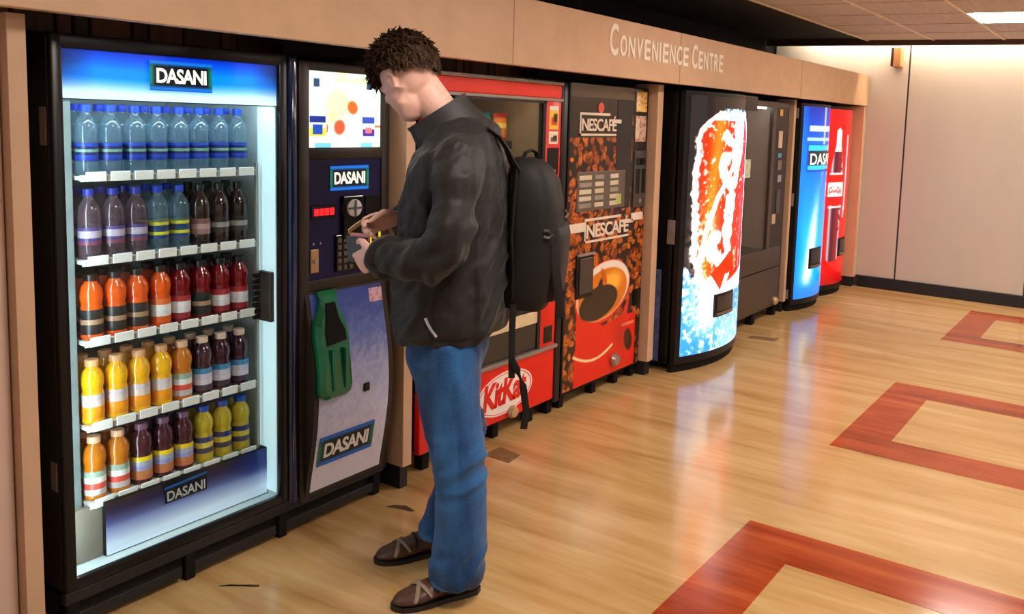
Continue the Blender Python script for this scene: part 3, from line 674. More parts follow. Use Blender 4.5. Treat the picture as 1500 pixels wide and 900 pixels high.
# ================================================================== COFFEE MACHINE
cx0, cx1 = 3.765, 4.592; cy = 2.68
cm = thing('coffee_vending_machine', 'coffee machine printed with coffee beans and a big red cup', 'vending machine', (cx0, cy, 0))
obj('cabinet', B().box(cx0+.004, cx1, cy+.03, 3.40, .075, 1.79, .004), BLACK, cm)
cd = obj('door', B().box(cx0, cx1, cy, cy+.03, .075, 1.795, .005), BLACKM, cm)
W_, H_ = cx1-cx0-.012, 1.70
def beans_bg(U, V, n, seed, size, base=(38, 24, 16)):
    img = const(U, base); r = np.random.default_rng(seed)
    for i in range(n):
        x, y = r.random()*U.max()*1.02, r.random()*V.max()*1.02; a = r.random()*pi; s = size*(.7+.6*r.random()); t = r.random()
        cA = np.array((120, 42, 12))*(1-t)+np.array((250, 128, 40))*t
        k = np.hypot(U-x, V-y) < s*1.1
        if not k.any(): continue
        sub = np.zeros(U.shape); e = ell(U[k], V[k], x, y, s, s*.62, a, .35); sub[k] = e
        fill(img, sub, cA*.9)
        sub = np.zeros(U.shape); sub[k] = ell(U[k], V[k], x, y, s*.8, s*.09, a, .5); fill(img, sub, (44, 20, 8))
        sub = np.zeros(U.shape); sub[k] = ell(U[k], V[k], x+s*.2*sin(a), y+s*.25*cos(a), s*.5, s*.18, a, .9)*.5; fill(img, sub, (255, 176, 84))
    return img
def coffee_color(U, V):
    X, Z = U*W_, .09+V*H_      # metres
    img = beans_bg(X, Z-.09, 900, 3, .030)
    # plain dark upper part
    fill(img, ((Z > 1.50) & (X < .64)).astype(float), (50, 38, 30)); fill(img, (Z > 1.72).astype(float), (84, 66, 52))
    fill(img, ((Z > 1.08) & (X > .645)).astype(float), (30, 24, 22))
    # red foot and cup
    fill(img, ((Z < .66) & (X < .10) & (X > .088)).astype(float)*0, (0, 0, 0))
    cxm, czm = .385, .60
    body = poly(X, Z, [(.115, .56), (.12, .09), (.60, .09), (.68, .55), (.60, .43), (.40, .40), (.20, .46)])
    fill(img, body, (228, 30, 6)); fill(img, rect(X, Z, .105, .76, 0, .30), (228, 30, 6)); fill(img, ((X > .62) & (X < .76) & (Z < .42)).astype(float), (228, 30, 6))
    fill(img, ell(X, Z, .68, .26, .05, .08, .3, .2), (52, 30, 14)); fill(img, rect(X, Z, .60, .74, .355, .372), (240, 130, 90))
    fill(img, ell(X, Z, cxm, czm, .295, .185, .16, .03), (228, 30, 6)); fill(img, ell(X, Z, cxm+.005, czm+.008, .285, .172, .16, .03), (238, 224, 206))
    fill(img, ell(X, Z, cxm, czm-.012, .268, .150, .16, .05), (222, 120, 24)); fill(img, ell(X, Z, cxm+.07, czm+.04, .16, .085, .2, .5), (255, 186, 60))
    fill(img, ell(X, Z, cxm-.045, czm-.055, .205, .10, .12, .05), (46, 34, 26))
    fill(img, ell(X, Z, cxm-.045, czm+.02, .03, .085, -.4, .3), (40, 26, 18)); fill(img, ell(X, Z, cxm+.0, czm+.09, .025, .07, .5, .3), (206, 92, 24))
    arc = [(.10+.40*t, .335-.12*sin(pi*(.18+.62*t))+.0*t) for t in np.linspace(0, 1, 16)]; fill(img, stroke(X, Z, arc, .009), (246, 226, 160))
    fill(img, ell(X, Z, .58, .33, .10, .24, .2, .9)*.35, (150, 14, 4))
    return img
cw_, ch_ = W_, H_
pr = grid_print('front_print', cm, flat(cx0+.006, cx1-.006, cy-.0015, .09, 1.79), 150, 300, coffee_color, PRINTG)
obj('display_window', B().box(4.235, 4.405, cy-.004, cy+.002, 1.08, 1.715, .002), mat('window_navy', (14, 16, 28), .12, 0, .1, 4, .6), cm)
LOGOW = mat('coffee_logo_white', (226, 206, 186), .45, 0, .05)
def coffee_logo(x0, x1, z0, h, wings):
    g = obj('logo_bar', B().box(x0-.008, x0+(x1-x0)*.80, cy-.006, cy-.002, z0+h+.012, z0+h+.026).box(x0+(x1-x0)*.86, x1+.05, cy-.006, cy-.002, z0+h*.62, z0+h*.62+.022).box(x0-.02, x1, cy-.006, cy-.002, z0-.026, z0-.014).box(x0-.02, x0-.008, cy-.006, cy-.002, z0-.026, z0+h+.026), LOGOW, cm)
    if wings:
        obj('logo_wing', B().box(cx0+.01, x0-.02, cy-.006, cy-.002, z0+h*.5, z0+h*.5+.05), LOGOW, cm); obj('logo_wing', B().box(x1+.03, cx1-.03, cy-.006, cy-.002, z0+h*.75, z0+h*.75+.045), LOGOW, cm)
    text('logo_lettering', 'NESCAFÉ', g, LOGOW, lambda a, b, d: (x0+a, cy-.0022-d, z0+b), x1-x0, h*1.15, .004, bold=.02, space=.9)
coffee_logo(3.875, 4.225, 1.535, .075, False)
coffee_logo(3.955, 4.40, .935, .085, True)
obj('emblem', B().lathe([(0, 0), (.028, 0), (.030, -.004), (0, -.005)], 14, (4.06, cy-.001, 1.665), 'y'), mat('emblem_red', (222, 84, 66), .4), cm)
sp_ = obj('selection_panel', B().box(3.85, 4.345, cy-.005, cy+.002, 1.09, 1.31, .003), mat('selection_taupe', (96, 84, 72), .4), cm)
CRM = mat('button_cream', (206, 190, 164), .45, 0, .08); BTN = mat('button_grey', (150, 138, 124), .45)
for i in range(5):
    for j in range(3):
        obj('selection_button', B().box(3.865+j*.155, 3.985+j*.155-(.03 if j else 0), cy-.009, cy-.004, 1.108+i*.039, 1.134+i*.039, .002, 1), CRM if (i+2*j) % 3 else BTN, sp_)
obj('selection_button', B().box(4.24, 4.30, cy-.0095, cy-.004, 1.11, 1.17, .002, 1), mat('button_lime', (178, 180, 96), .45), sp_, label='lime green button')
for z0, z1, cc in ((1.655, 1.775, (236, 190, 90)), (1.475, 1.63, (206, 172, 148))):
    def stc2(U, V, cc=cc):
        img = const(U, cc); nn = vnoise(U, V, 7, 9, int(cc[0])); fill(img, (nn > .6)*.7, (150, 90, 60)); fill(img, rect(U, V, .05, .4, .1, .9)*.6, (240, 226, 206)); return img
    grid_print('sticker', cm, flat(4.44, 4.565, cy-.0035, z0, z1), 12, 16, stc2, PRINT)
cq = obj('coin_panel', B().box(4.44, 4.585, cy-.008, cy+.001, 1.075, 1.42, .004), mat('coin_grey', (74, 68, 64), .35, .3), cm)
obj('coin_slot', B().box(4.46, 4.56, cy-.012, cy-.007, 1.335, 1.375, .003).box(4.465, 4.50, cy-.011, cy-.007, 1.16, 1.31, .002).box(4.53, 4.565, cy-.011, cy-.007, 1.16, 1.31, .002), BLACKG, cq)
obj('coin_button', B().lathe([(0, 0), (.014, 0), (.014, -.008), (0, -.01)], 14, (4.51, cy-.007, 1.115), 'y'), SILVER, cq)
sp2 = obj('cup_port', B().box(3.862, 4.03, cy-.012, cy+.002, .60, .85, .006), BLACKG, cm)
obj('port_flap', B().box(3.885, 4.012, cy-.018, cy-.010, .625, .83, .006), mat('port_smoke', (50, 46, 46), .15, 0, .2, 3, .7), sp2)
obj('port_rail', B().box(3.862, 4.03, cy-.022, cy-.010, .842, .856, .002), SILVER, sp2)
obj('round_lock', B().lathe([(0, 0), (.036, 0), (.040, -.014), (.030, -.034), (.014, -.038), (0, -.038)], 18, (4.29, cy-.001, .168), 'y'), mat('lock_steel', (176, 164, 156), .3, .8), cm, True)
obj('coin_return', B().box(4.49, 4.575, cy-.010, cy+.001, .46, .565, .004), BLACKG, cm)
obj('hinge_plate', B().box(cx0-.012, cx0+.004, cy-.006, cy+.02, .07, 1.79, .003), BLACK, cm)
for a in (cx0+.01, 4.10, 4.34, 4.53):
    obj('leg', B().box(a, a+.045, cy+.02, cy+.07, 0, .078, .004), BLACKM, cm); obj('leg', B().box(a, a+.045, 3.33, 3.38, 0, .078), BLACKM, cm)

# ================================================================== BULGING CAN AND BOTTLE MACHINES
def bulge_y(u, yc, s): return yc-s*(1-(2*u-1)**2)
def bubble_machine(name, label, x0, x1, yc, s, color, m, res, ports, hinge=True, zt=1.80, zb=.085):
    t = thing(name, label, 'vending machine', (x0, yc-s, 0))
    obj('cabinet', B().box(x0, x1, yc+.03, 3.34, .05, zt, .004), BLACK, t)
    us = np.linspace(0, 1, 21)
    pr_ = [(x0+u*(x1-x0), float(bulge_y(u, yc, s))) for u in us]
    obj('door', B().prism(pr_+[(x1, yc+.05), (x0, yc+.05)], zb-.03, zt, 'z'), BLACK, t, True)
    obj('plinth', B().prism([(x, y+.02) for x, y in pr_]+[(x1, yc+.05), (x0, yc+.05)], .0, zb-.03, 'z'), BLACKM, t)
    a0, a1 = .035, .965
    Pm = lambda U, V: (x0+(a0+U*(a1-a0))*(x1-x0), bulge_y(a0+U*(a1-a0), yc, s)-.003, zb+.02+V*(zt-zb-.045))
    grid_print('backlit_front', t, Pm, res[0], res[1], color, m)
    for (u0, u1, z0, z1, z2) in ports:
        uu = np.linspace(u0, u1, 7); fr_ = [(x0+u*(x1-x0), float(bulge_y(u, yc, s))) for u in uu]
        pt_ = obj('delivery_port', B().prism([(x, y-.012) for x, y in fr_]+[(x, y+.004) for x, y in fr_[::-1]], z0, z1, 'z'), BLACK, t, True)
        uu = np.linspace(u0+.025, u1-.025, 7); fr_ = [(x0+u*(x1-x0), float(bulge_y(u, yc, s))) for u in uu]
        obj('port_flap', B().prism([(x, y-.016) for x, y in fr_]+[(x, y-.008) for x, y in fr_[::-1]], z0+(z1-z0)*.24, z1-.015, 'z'), mat('flap_smoke', (24, 34, 44), .12, 0, .2, 4, .7), pt_, True)
        obj('port_lip', B().prism([(x, y-.024) for x, y in fr_]+[(x, y-.006) for x, y in fr_[::-1]], z0+.012, z0+(z1-z0)*.17, 'z'), mat('lip_brown', (120, 96, 76), .4), pt_, True)
    return t
def script(X, Y, org, ang, k, wd, img, col):
    """hand written soft drink script drawn as pen strokes"""
    def T(p): return (org[0]+k*(p[0]*cos(ang)-p[1]*sin(ang)), org[1]+k*(p[0]*sin(ang)+p[1]*cos(ang)))
    ringp = lambda cx, cy, rx, ry: [(cx+rx*cos(t)+.12*ry*sin(t), cy+ry*sin(t)) for t in np.linspace(0, 2*pi, 14)]
    Cc = lambda o: [(o+1.25, 1.15), (o+1.2, 1.45), (o+.85, 1.5), (o+.4, 1.15), (o+.15, .6), (o+.3, .1), (o+.75, .0), (o+1.15, .3)]
    S = [Cc(0), [(.75, 0), (.2, -.3), (-.4, -.2), (-.5, .1)], ringp(1.6, .32, .25, .33), [(1.8, .6), (2.0, .5)], [(2.55, .55), (2.3, .66), (2.05, .4), (2.15, .05), (2.5, .1)],
         ringp(2.85, .32, .22, .32), [(3.12, .66), (3.1, .15), (3.3, .05)], [(3.3, .36), (3.65, .42)],
         Cc(3.65), [(4.4, 0), (5.4, -.42), (6.6, -.35), (7.1, -.05)], ringp(5.2, .32, .25, .33), [(5.55, .1), (5.7, .9), (6.0, 1.5), (5.9, 1.62), (5.72, 1.2), (5.7, .2), (5.95, .05)],
         ringp(6.3, .32, .22, .32), [(6.56, .66), (6.55, .15), (6.8, .1)]]
    for st in S: fill(img, stroke(X, Y, [T(p) for p in st], wd*(1.5 if len(st) == 8 else 1)), col)
KX, KH = .94*.93, 1.67
def can_color(U, V):
    X, Z = .033+U*KX, .105+V*KH
    n = .55*vnoise(U, V, 26, 48, 11)+.45*vnoise(U, V, 60, 110, 12); n2 = vnoise(U, V, 40, 70, 13)
    img = const(U, (30, 22, 20))
    # ice field at the foot
    edge = .655+.03*np.sin(X*40)+.05*(n-.5)
    ice = mix(const(U, (44, 136, 222)), const(U, (226, 244, 255)), np.clip((n-.42)*3.2, 0, 1)); ice = mix(ice, const(U, (255, 255, 255)), np.exp(-((X-.24)/.13)**2)*np.clip((Z-.16)/.25, 0, 1))
    ice = mix(ice, const(U, (160, 206, 244)), np.clip((X-.34)/.1, 0, 1)*np.clip((.42-Z)/.2, 0, 1)*.7)
    ice = mix(ice, const(U, (30, 120, 206)), np.clip((n2-.70)*5, 0, 1)*np.clip((.30-X)/.15, 0, 1)*.8)
    fill(img, np.clip((edge-Z)/.02, 0, 1), (0, 0, 0)); k = np.clip((edge-Z)/.02, 0, 1); img[:] = mix(img, ice, k)
    # splash round the can
    zz = np.clip((Z-.45)/1.2, 0, 1); lft = .075+.01*np.sin(Z*9)+.24*np.clip((Z-1.50)/.20, 0, 1)**2+.20*np.clip((.72-Z)/.25, 0, 1); rgt = .80-.12*np.clip((Z-1.45)/.2, 0, 1)**2
    inside = np.clip((X-lft+.035*(n-.4))/.012, 0, 1)*np.clip((rgt+.05+.03*(n-.5)-X)/.012, 0, 1)*((Z > .47) & (Z < 1.69+.05*(n-.5)))
    img[:] = mix(img, mix(const(U, (255, 226, 232)), const(U, (250, 252, 255)), np.clip(n*1.6, 0, 1)), inside)
    ins = np.clip((X-lft-.045-.04*(n2-.5))/.012, 0, 1)*np.clip((rgt-X)/.015, 0, 1)*np.clip((Z-.52-.22*np.clip(abs(X-.36)-.04, 0, 1))/.02, 0, 1)*np.clip((1.635-Z)/.01, 0, 1)
    red = mix(const(U, (255, 34, 4)), const(U, (255, 118, 16)), np.exp(-((X-.24-.12*(Z-1.1))/.07)**2)*.9); red = mix(red, const(U, (196, 10, 4)), np.clip((X-.50)/.25, 0, 1)*.7)
    img[:] = mix(img, red, ins)
    fill(img, ((Z > 1.62) & (Z < 1.70) & (X > lft+.02) & (X < rgt)).astype(float)*np.clip(n*2-.3, 0, 1), (150, 200, 240))
    fr = np.clip((n-.60)*6, 0, 1)*np.clip((X-lft)/.01, 0, 1)*np.clip((lft+.17-X)/.08, 0, 1)*(Z > .6)*(Z < 1.66)
    fill(img, fr*.9, (255, 240, 242)); fill(img, np.clip((n2-.78)*8, 0, 1)*ins*.8, (255, 236, 226))
    fill(img, np.clip((n-.36)*4, 0, 1)*np.exp(-((X-.20)/.10)**2-((Z-.80)/.22)**2), (255, 246, 246))
    script(X, Z, (.45, .66), radians(81), .142, .036, img, (255, 255, 255))
    fill(img, stroke(X, Z, [(.14, .62), (.20, .9), (.30, 1.12), (.46, 1.30), (.60, 1.56)], .028)*.9, (255, 246, 246))
    fill(img, stroke(X, Z, [(.58, .62), (.60, .76)], .016), (40, 150, 96))
    fill(img, ell(X, Z, .34, .55, .16, .10, .3, .3), (255, 255, 255)); fill(img, poly(X, Z, [(.26, .62), (.50, .76), (.60, .62), (.44, .60), (.38, .50)]), (240, 40, 6))
    return img
can = bubble_machine('can_vending_machine', 'can machine with bulging backlit front of a red can in ice', 4.755, 5.70, 2.51, .12, can_color, print_mat('backlit_can', 1.35, .12), (150, 280), [(.33, .62, .325, .48, 0)])
obj('hinge_plate', B().box(4.752, 4.757, 2.545, 2.60, .83, .985, .001, 1), SILVER, can)
obj('side_print', B().box(4.7525, 4.7555, 2.63, 3.05, .06, .66), mat('side_snow', (92, 100, 140), .4, 0, .5, 22), can)
obj('top_cap', B().box(5.40, 5.66, 2.415, 2.44, 1.70, 1.80, .003), BROWNK, can)
def blue_color(U, V):
    n = .6*vnoise(U, V, 10, 30, 21)+.4*vnoise(U, V, 30, 70, 22)
    img = mix(const(U, (16, 168, 246)), const(U, (0, 104, 228)), np.clip((V-.35)/.35, 0, 1)); img = mix(img, const(U, (4, 40, 170)), np.clip((V-.78)/.22, 0, 1))
    img = mix(img, const(U, (24, 110, 214)), np.clip((.12-V)/.1, 0, 1)*.8); img = mix(img, const(U, (0, 120, 240)), np.clip((.12-U)/.12, 0, 1)*.7)
    strk = np.exp(-((U-.24-.34*np.clip(V-.1, 0, 1))/(.09+.05*(.5-V)))**2)*np.clip((.62-V)/.3, 0, 1)*np.clip((V-.05)/.06, 0, 1)
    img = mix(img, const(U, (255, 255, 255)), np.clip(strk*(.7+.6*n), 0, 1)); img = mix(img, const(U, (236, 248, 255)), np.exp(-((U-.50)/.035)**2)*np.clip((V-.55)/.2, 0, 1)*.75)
    fill(img, rect(U, V, .12, .82, .875, .905)*.85, (220, 244, 255)); fill(img, rect(U, V, .08, .86, .825, .84)*.8, (190, 236, 255))
    fill(img, rect(U, V, .10, .98, .665, .81), (10, 60, 170)); fill(img, rect(U, V, .12, .96, .675, .70)+rect(U, V, .12, .96, .775, .80), (40, 190, 250)); fill(img, rect(U, V, .13, .95, .70, .775), (16, 40, 50))
    return img
bl = bubble_machine('water_can_machine', 'blue backlit water machine with bulging front near the far end', 6.985, 7.72, 2.58, .09, blue_color, print_mat('backlit_blue', .9, .12), (90, 180), [(.27, .60, .36, .54, 0)])
def onb(x0, x1, yc, s): return lambda a, b, d, u0, z0: (x0+(u0)*(x1-x0)+a, bulge_y(u0+a/(x1-x0), yc, s)-.004-d, z0+b)
f_ = onb(6.985, 7.72, 2.58, .09)
text('logo_lettering', 'DASANI', bl, WTXT, lambda a, b, d: f_(a, b, d, .18, 1.275), .54, .10, .001, bold=.014)
for z0, z1 in ((1.67, 1.755), (.92, 1.03), (.11, .19)): obj('hinge_plate', B().box(6.981, 6.986, 2.60, 2.68, z0, z1), SILVER, bl)
def red_color(U, V):
    n = vnoise(U, V, 20, 60, 31)
    img = mix(const(U, (206, 18, 16)), const(U, (240, 40, 30)), np.exp(-((U-.3)/.25)**2)*np.exp(-((V-.25)/.18)**2)); img = mix(img, const(U, (150, 12, 14)), np.clip((.1-V)/.1, 0, 1)*.7)
    cxb = .24
    def prof_(v): return np.interp(v, [.13, .16, .30, .45, .52, .60, .66, .74, .80, .88, .90], [.10, .17, .16, .17, .19, .185, .16, .11, .07, .07, .0])
    hw = prof_(V); ins = np.clip((hw-abs(U-cxb))/.02, 0, 1)*((V > .13) & (V < .90))
    glass = mix(const(U, (126, 30, 40)), const(U, (214, 196, 214)), np.exp(-((U-cxb+.11)/.03)**2)+.8*np.exp(-((U-cxb-.12)/.03)**2)*(n > .3))
    glass = mix(glass, const(U, (60, 26, 40)), np.exp(-((U-cxb+.05)/.05)**2)*.7)
    img = mix(img, np.clip(glass, 0, 1), ins)
    fill(img, ins*((V > .76)).astype(float), (250, 244, 246)); fill(img, ins*((V > .455) & (V < .635)).astype(float), (232, 20, 16))
    fill(img, ins*(((V > .44) & (V < .455)) | ((V > .63) & (V < .645))).astype(float), (240, 226, 230)); fill(img, ins*((V > .505) & (V < .59)).astype(float), (250, 240, 240))
    script(U, V*2.2, (.085, 1.17), 0, .043, .007, img, (226, 20, 20))
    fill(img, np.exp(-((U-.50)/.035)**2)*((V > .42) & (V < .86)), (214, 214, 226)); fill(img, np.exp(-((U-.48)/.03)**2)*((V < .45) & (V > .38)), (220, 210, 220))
    return img
rd = bubble_machine('bottle_vending_machine', 'red bottle machine with a big bottle picture at the far wall', 7.755, 8.50, 2.62, .10, red_color, print_mat('backlit_red', .65, .12), (110, 200), [(.38, .64, .37, .545, 0)])

# ================================================================== DARK SNACK MACHINE
dx0, dx1, dy = 5.76, 6.885, 2.62
dm = thing('dark_snack_machine', 'dark brown vending machine with wide grey window between two drinks machines', 'vending machine', (dx0, dy, 0))
DB = mat('cocoa_enamel', (66, 52, 44), .35)
obj('cabinet', B().box(dx0, dx1, dy+.30, 3.40, .08, 1.79, .004).box(dx0, dx0+.05, dy+.03, dy+.3, .08, 1.79).box(dx1-.34, dx1, dy+.03, dy+.3, .08, 1.79).box(dx0, dx1, dy+.03, dy+.3, .08, .60).box(dx0, dx1, dy+.03, dy+.3, 1.755, 1.79), BLACK, dm)
obj('lower_panel', B().box(dx0, 6.80, dy, dy+.03, .10, .425, .005).box(dx0, 6.80, dy, dy+.03, .432, .60, .005), DB, dm)
obj('window_frame', B().box(dx0, 6.80, dy-.004, dy+.03, 1.745, 1.792, .004).box(dx0, 5.86, dy-.004, dy+.03, .60, 1.75, .004).box(6.46, 6.53, dy-.004, dy+.03, .60, 1.75, .004), DB, dm)
obj('window_glass', B().box(5.86, 6.46, dy+.008, dy+.012, .60, 1.745), GLASSD, dm)
obj('interior_back', B().box(5.83, 6.50, dy+.24, dy+.25, .60, 1.75), mat('window_grey', (150, 136, 124), .5, 0, .05), dm)
obj('interior_side', B().box(6.492, 6.502, dy+.032, dy+.24, .60, 1.75), mat('window_grey', (150, 136, 124), .5, 0, .05), dm)
obj('interior_light', B().box(5.90, 6.44, dy+.05, dy+.07, 1.73, 1.745), emit('window_light', (230, 236, 236), 16.0), dm)
obj('control_column', B().box(6.53, 6.80, dy, dy+.03, .60, 1.75, .005), BLACKG, dm)
for (a, b_, z0, z1, cc) in ((6.60, 6.66, 1.68, 1.735, (206, 160, 60)), (6.60, 6.68, 1.42, 1.56, (206, 176, 150)), (6.60, 6.68, 1.34, 1.38, (70, 130, 160)), (6.61, 6.69, 1.24, 1.32, (120, 104, 90)), (6.62, 6.70, 1.14, 1.20, (150, 140, 132)), (6.62, 6.70, .88, 1.08, (70, 60, 54)), (6.55, 6.62, .80, .88, (190, 160, 130))):
    obj('control_plate', B().box(a, b_, dy-.006, dy+.001, z0, z1, .002, 1), mat('plate_%d_%d_%d' % cc, cc, .4), dm)
for (a, b_, z0, z1, cc) in ((5.875, 5.95, 1.54, 1.735, (206, 226, 240)), (5.88, 5.97, 1.42, 1.47, (70, 110, 190)), (5.88, 6.07, 1.20, 1.34, (196, 206, 176)), (5.90, 5.98, 1.03, 1.10, (200, 160, 120)), (5.91, 5.98, .70, .78, (206, 150, 70))):
    obj('window_sticker', B().box(a, b_, dy+.002, dy+.0075, z0, z1), mat('sticker_%d_%d_%d' % cc, cc, .4, 0, .3, 30), dm)
obj('lock', B().lathe([(0, 0), (.034, 0), (.036, -.02), (.02, -.035), (0, -.036)], 14, (6.70, dy, .14), 'y'), mat('lock_tan', (206, 170, 130), .3, .5), dm, True)
for a in (5.80, 6.30, 6.75):
    obj('leg', B().box(a, a+.06, dy+.02, dy+.08, 0, .10, .004), BLACKM, dm); obj('leg', B().box(a, a+.06, 3.33, 3.38, 0, .08), BLACKM, dm)

# ================================================================== PERSON
# local frame: x forward (towards the machine), y to his left, z up
man = thing('person', 'man in black jacket and blue jeans looking down at the drinks machine controls', 'person', (2.11, 2.05, 0))
man.rotation_euler = (0, 0, math.atan2(.727, -.686))
def add_local(name, me, m, parent):
    if m is not None: me.materials.clear(); me.materials.append(m)
    o = bpy.data.objects.new(name, me); COL.objects.link(o); o.parent = parent; return o
def remeshed(b, voxel, smooth=4, name='tmp'):
    me = b.mesh(name); o = bpy.data.objects.new(name, me); COL.objects.link(o)
    r = o.modifiers.new('r', 'REMESH'); r.mode = 'VOXEL'; r.voxel_size = voxel; r.use_smooth_shade = True
    if smooth: s_ = o.modifiers.new('s', 'SMOOTH'); s_.factor = .5; s_.iterations = smooth
    dg = bpy.context.evaluated_depsgraph_get(); out = bpy.data.meshes.new_from_object(o.evaluated_get(dg)); out.name = name
    bpy.data.objects.remove(o); bpy.data.meshes.remove(me)
    out.polygons.foreach_set('use_smooth', [True]*len(out.polygons)); return out
def coords(me):
    a = np.empty(len(me.vertices)*3, np.float32); me.vertices.foreach_get('co', a); return a.reshape(-1, 3)
def normals(me):
    a = np.empty(len(me.vertices)*3, np.float32); me.vertices.foreach_get('normal', a); return a.reshape(-1, 3)
def displace(me, f):
    P, N = coords(me), normals(me); d = np.array([f(Vector(p)) for p in P.tolist()], np.float32)
    me.vertices.foreach_set('co', (P+N*d[:, None]).ravel()); me.update()
def ering(cx, cy, z, rx, ry, n=28, p=2.3, tilt=0, yaw=0, tiltl=0):
    R = []
    for k in range(n):
        a = 2*pi*k/n; c_, s_ = cos(a), sin(a)
        x = rx*math.copysign(abs(c_)**(2/p), c_); y = ry*math.copysign(abs(s_)**(2/p), s_)
        x, y = x*cos(yaw)-y*sin(yaw), x*sin(yaw)+y*cos(yaw)
        R.append((cx+x, cy+y, z+tilt*x+tiltl*y))
    return R
SKIN = mat('skin', (226, 176, 158), .5, 0, .06, 9)
TY = radians(-12)      # torso turned a little towards the machine row

# --- head
HC = Vector((.084, -.004, 1.715)); HR = Matrix.Rotation(radians(-52), 3, 'Z') @ Matrix.Rotation(radians(40), 3, 'Y')
def hp(f, l, u): return tuple(HC+HR @ Vector((f, l, u)))
def head_shape(b):
    b.ball(hp(-.005, 0, .018), (.098, .076, .098), HR, 24, 16)          # skull
    b.ball(hp(.035, 0, -.035), (.062, .064, .085), HR, 20, 14)          # face
    b.ball(hp(.052, 0, -.096), (.040, .042, .030), HR, 16, 10)          # chin
    b.tube([hp(-.035, .036, -.015), hp(-.008, .043, -.048), hp(.022, .042, -.076), hp(.055, .020, -.100)], [.018, .021, .022, .019], 12)   # jaw
    b.tube([hp(-.035, -.036, -.015), hp(-.008, -.043, -.048), hp(.022, -.042, -.076), hp(.055, -.020, -.100)], [.018, .021, .022, .019], 12)
    b.tube([hp(.085, 0, .012), hp(.100, 0, -.012), hp(.112, 0, -.034)], [.010, .012, .013], 10)            # nose
    for s in (1, -1): b.ball(hp(.098, .011*s, -.036), .0085, None, 8, 6)
    b.tube([hp(.080, .045, .022), hp(.093, .02, .020), hp(.095, 0, .016), hp(.093, -.02, .020), hp(.080, -.045, .022)], [.010, .012, .010, .012, .010], 10)   # brow
    for s in (1, -1): b.ball(hp(.066, .040*s, -.030), (.024, .020, .020), HR, 10, 8)                       # cheeks
    b.tube([hp(.086, .022, -.066), hp(.098, 0, -.063), hp(.086, -.022, -.066)], [.006, .008, .006], 8)    # lips
    b.tube([hp(.085, .020, -.074), hp(.096, 0, -.075), hp(.085, -.020, -.074)], [.006, .009, .006], 8)
    for s in (1, -1):                                                                                      # ears
        b.tube([hp(.000, .070*s, -.048), hp(-.001, .079*s, -.036), hp(-.006, .086*s, -.016), hp(-.014, .089*s, -.004), hp(-.026, .089*s, -.004), hp(-.034, .086*s, -.018), hp(-.024, .080*s, -.036), hp(-.008, .073*s, -.050)], [.0065, .006, .006, .0065, .0065, .006, .0065, .0085], 8)
        b.ball(hp(-.015, .075*s, -.024), (.015, .009, .021), HR, 10, 8)
    b.tube([(-.105, .0, 1.46), (-.075, 0, 1.55), (-.015, 0, 1.62), (.028, -.002, 1.67), (.055, -.004, 1.715)], [(.085, .075), (.066, .062), (.060, .060), (.060, .064), (.055, .06)], 20, ref=(1, 0, 0))   # neck

# --- hands: palm with four fingers and a thumb
def hand(b, wrist, d, w, side, curls, thumb, spread=.06):
    """d: along the hand, w: towards the thumb side; palm normal = d x w * side"""
    d = Vector(d).normalized(); w = Vector(w); w = (w-d*w.dot(d)).normalized(); pn = d.cross(w)*side; W0 = Vector(wrist)
    b.loft([[tuple(W0+d*t+w*(hw*cos(2*pi*k/16)+wo)+pn*(th*sin(2*pi*k/16))) for k in range(16)] for t, hw, th, wo in ((-.05, .026, .021, 0), (-.01, .027, .020, 0), (.015, .031, .018, 0), (.045, .039, .016, .002), (.075, .041, .0145, .001), (.092, .038, .012, 0), (.098, .032, .008, 0))])
    kn = []
    for i, (o_, L) in enumerate(((.029, .073), (.010, .081), (-.010, .075), (-.028, .060))):
        p = W0+d*(.088-.004*abs(i-1))+w*o_; path = [p-d*.012]; ang = 0; dd = d+w*(spread*(1.5-i)); dd.normalize()
        path.append(p.copy())
        for j, fr in enumerate((.45, .32, .23)):
            ang += curls[i][j]; v = dd*cos(ang)+pn*sin(ang); p = p+v*L*fr; path.append(p.copy())
        r = .0106 if i != 3 else .0092
        b.tube(path, [r*1.05, r*1.05, r, r*.92, r*.78], 10, ref=tuple(w)); b.ball(path[-1], r*.80, None, 8, 6); kn.append(path)
    p0 = W0+d*.022+w*.024; p1 = W0+d*thumb[0][0]+w*thumb[0][1]+pn*thumb[0][2]; p2 = W0+d*thumb[1][0]+w*thumb[1][1]+pn*thumb[1][2]; p3 = W0+d*thumb[2][0]+w*thumb[2][1]+pn*thumb[2][2]
    b.tube([p0, p1, p2, p3], [.015, .0125, .0105, .0085], 10, ref=tuple(pn)); b.ball(p3, .0085, None, 8, 6)
    return kn
LW = (.163, .130, 1.155); RW = (.112, -.115, 1.243)
skin = B(); head_shape(skin)
kL = hand(skin, LW, (.62, -.62, -.42), (.30, .05, .95), 1, ((.55, .5, .3), (.65, .5, .3), (.75, .55, .3), (.85, .55, .3)), ((.045, .058, .012), (.072, .066, .026), (.098, .060, .036)))
kR = hand(skin, RW, (.93, .18, -.20), (.12, .45, .88), -1, ((.5, .7, .4), (.6, .8, .5), (.7, .9, .5), (.8, .9, .5)), ((.050, .046, .018), (.074, .044, .030), (.098, .034, .036)))
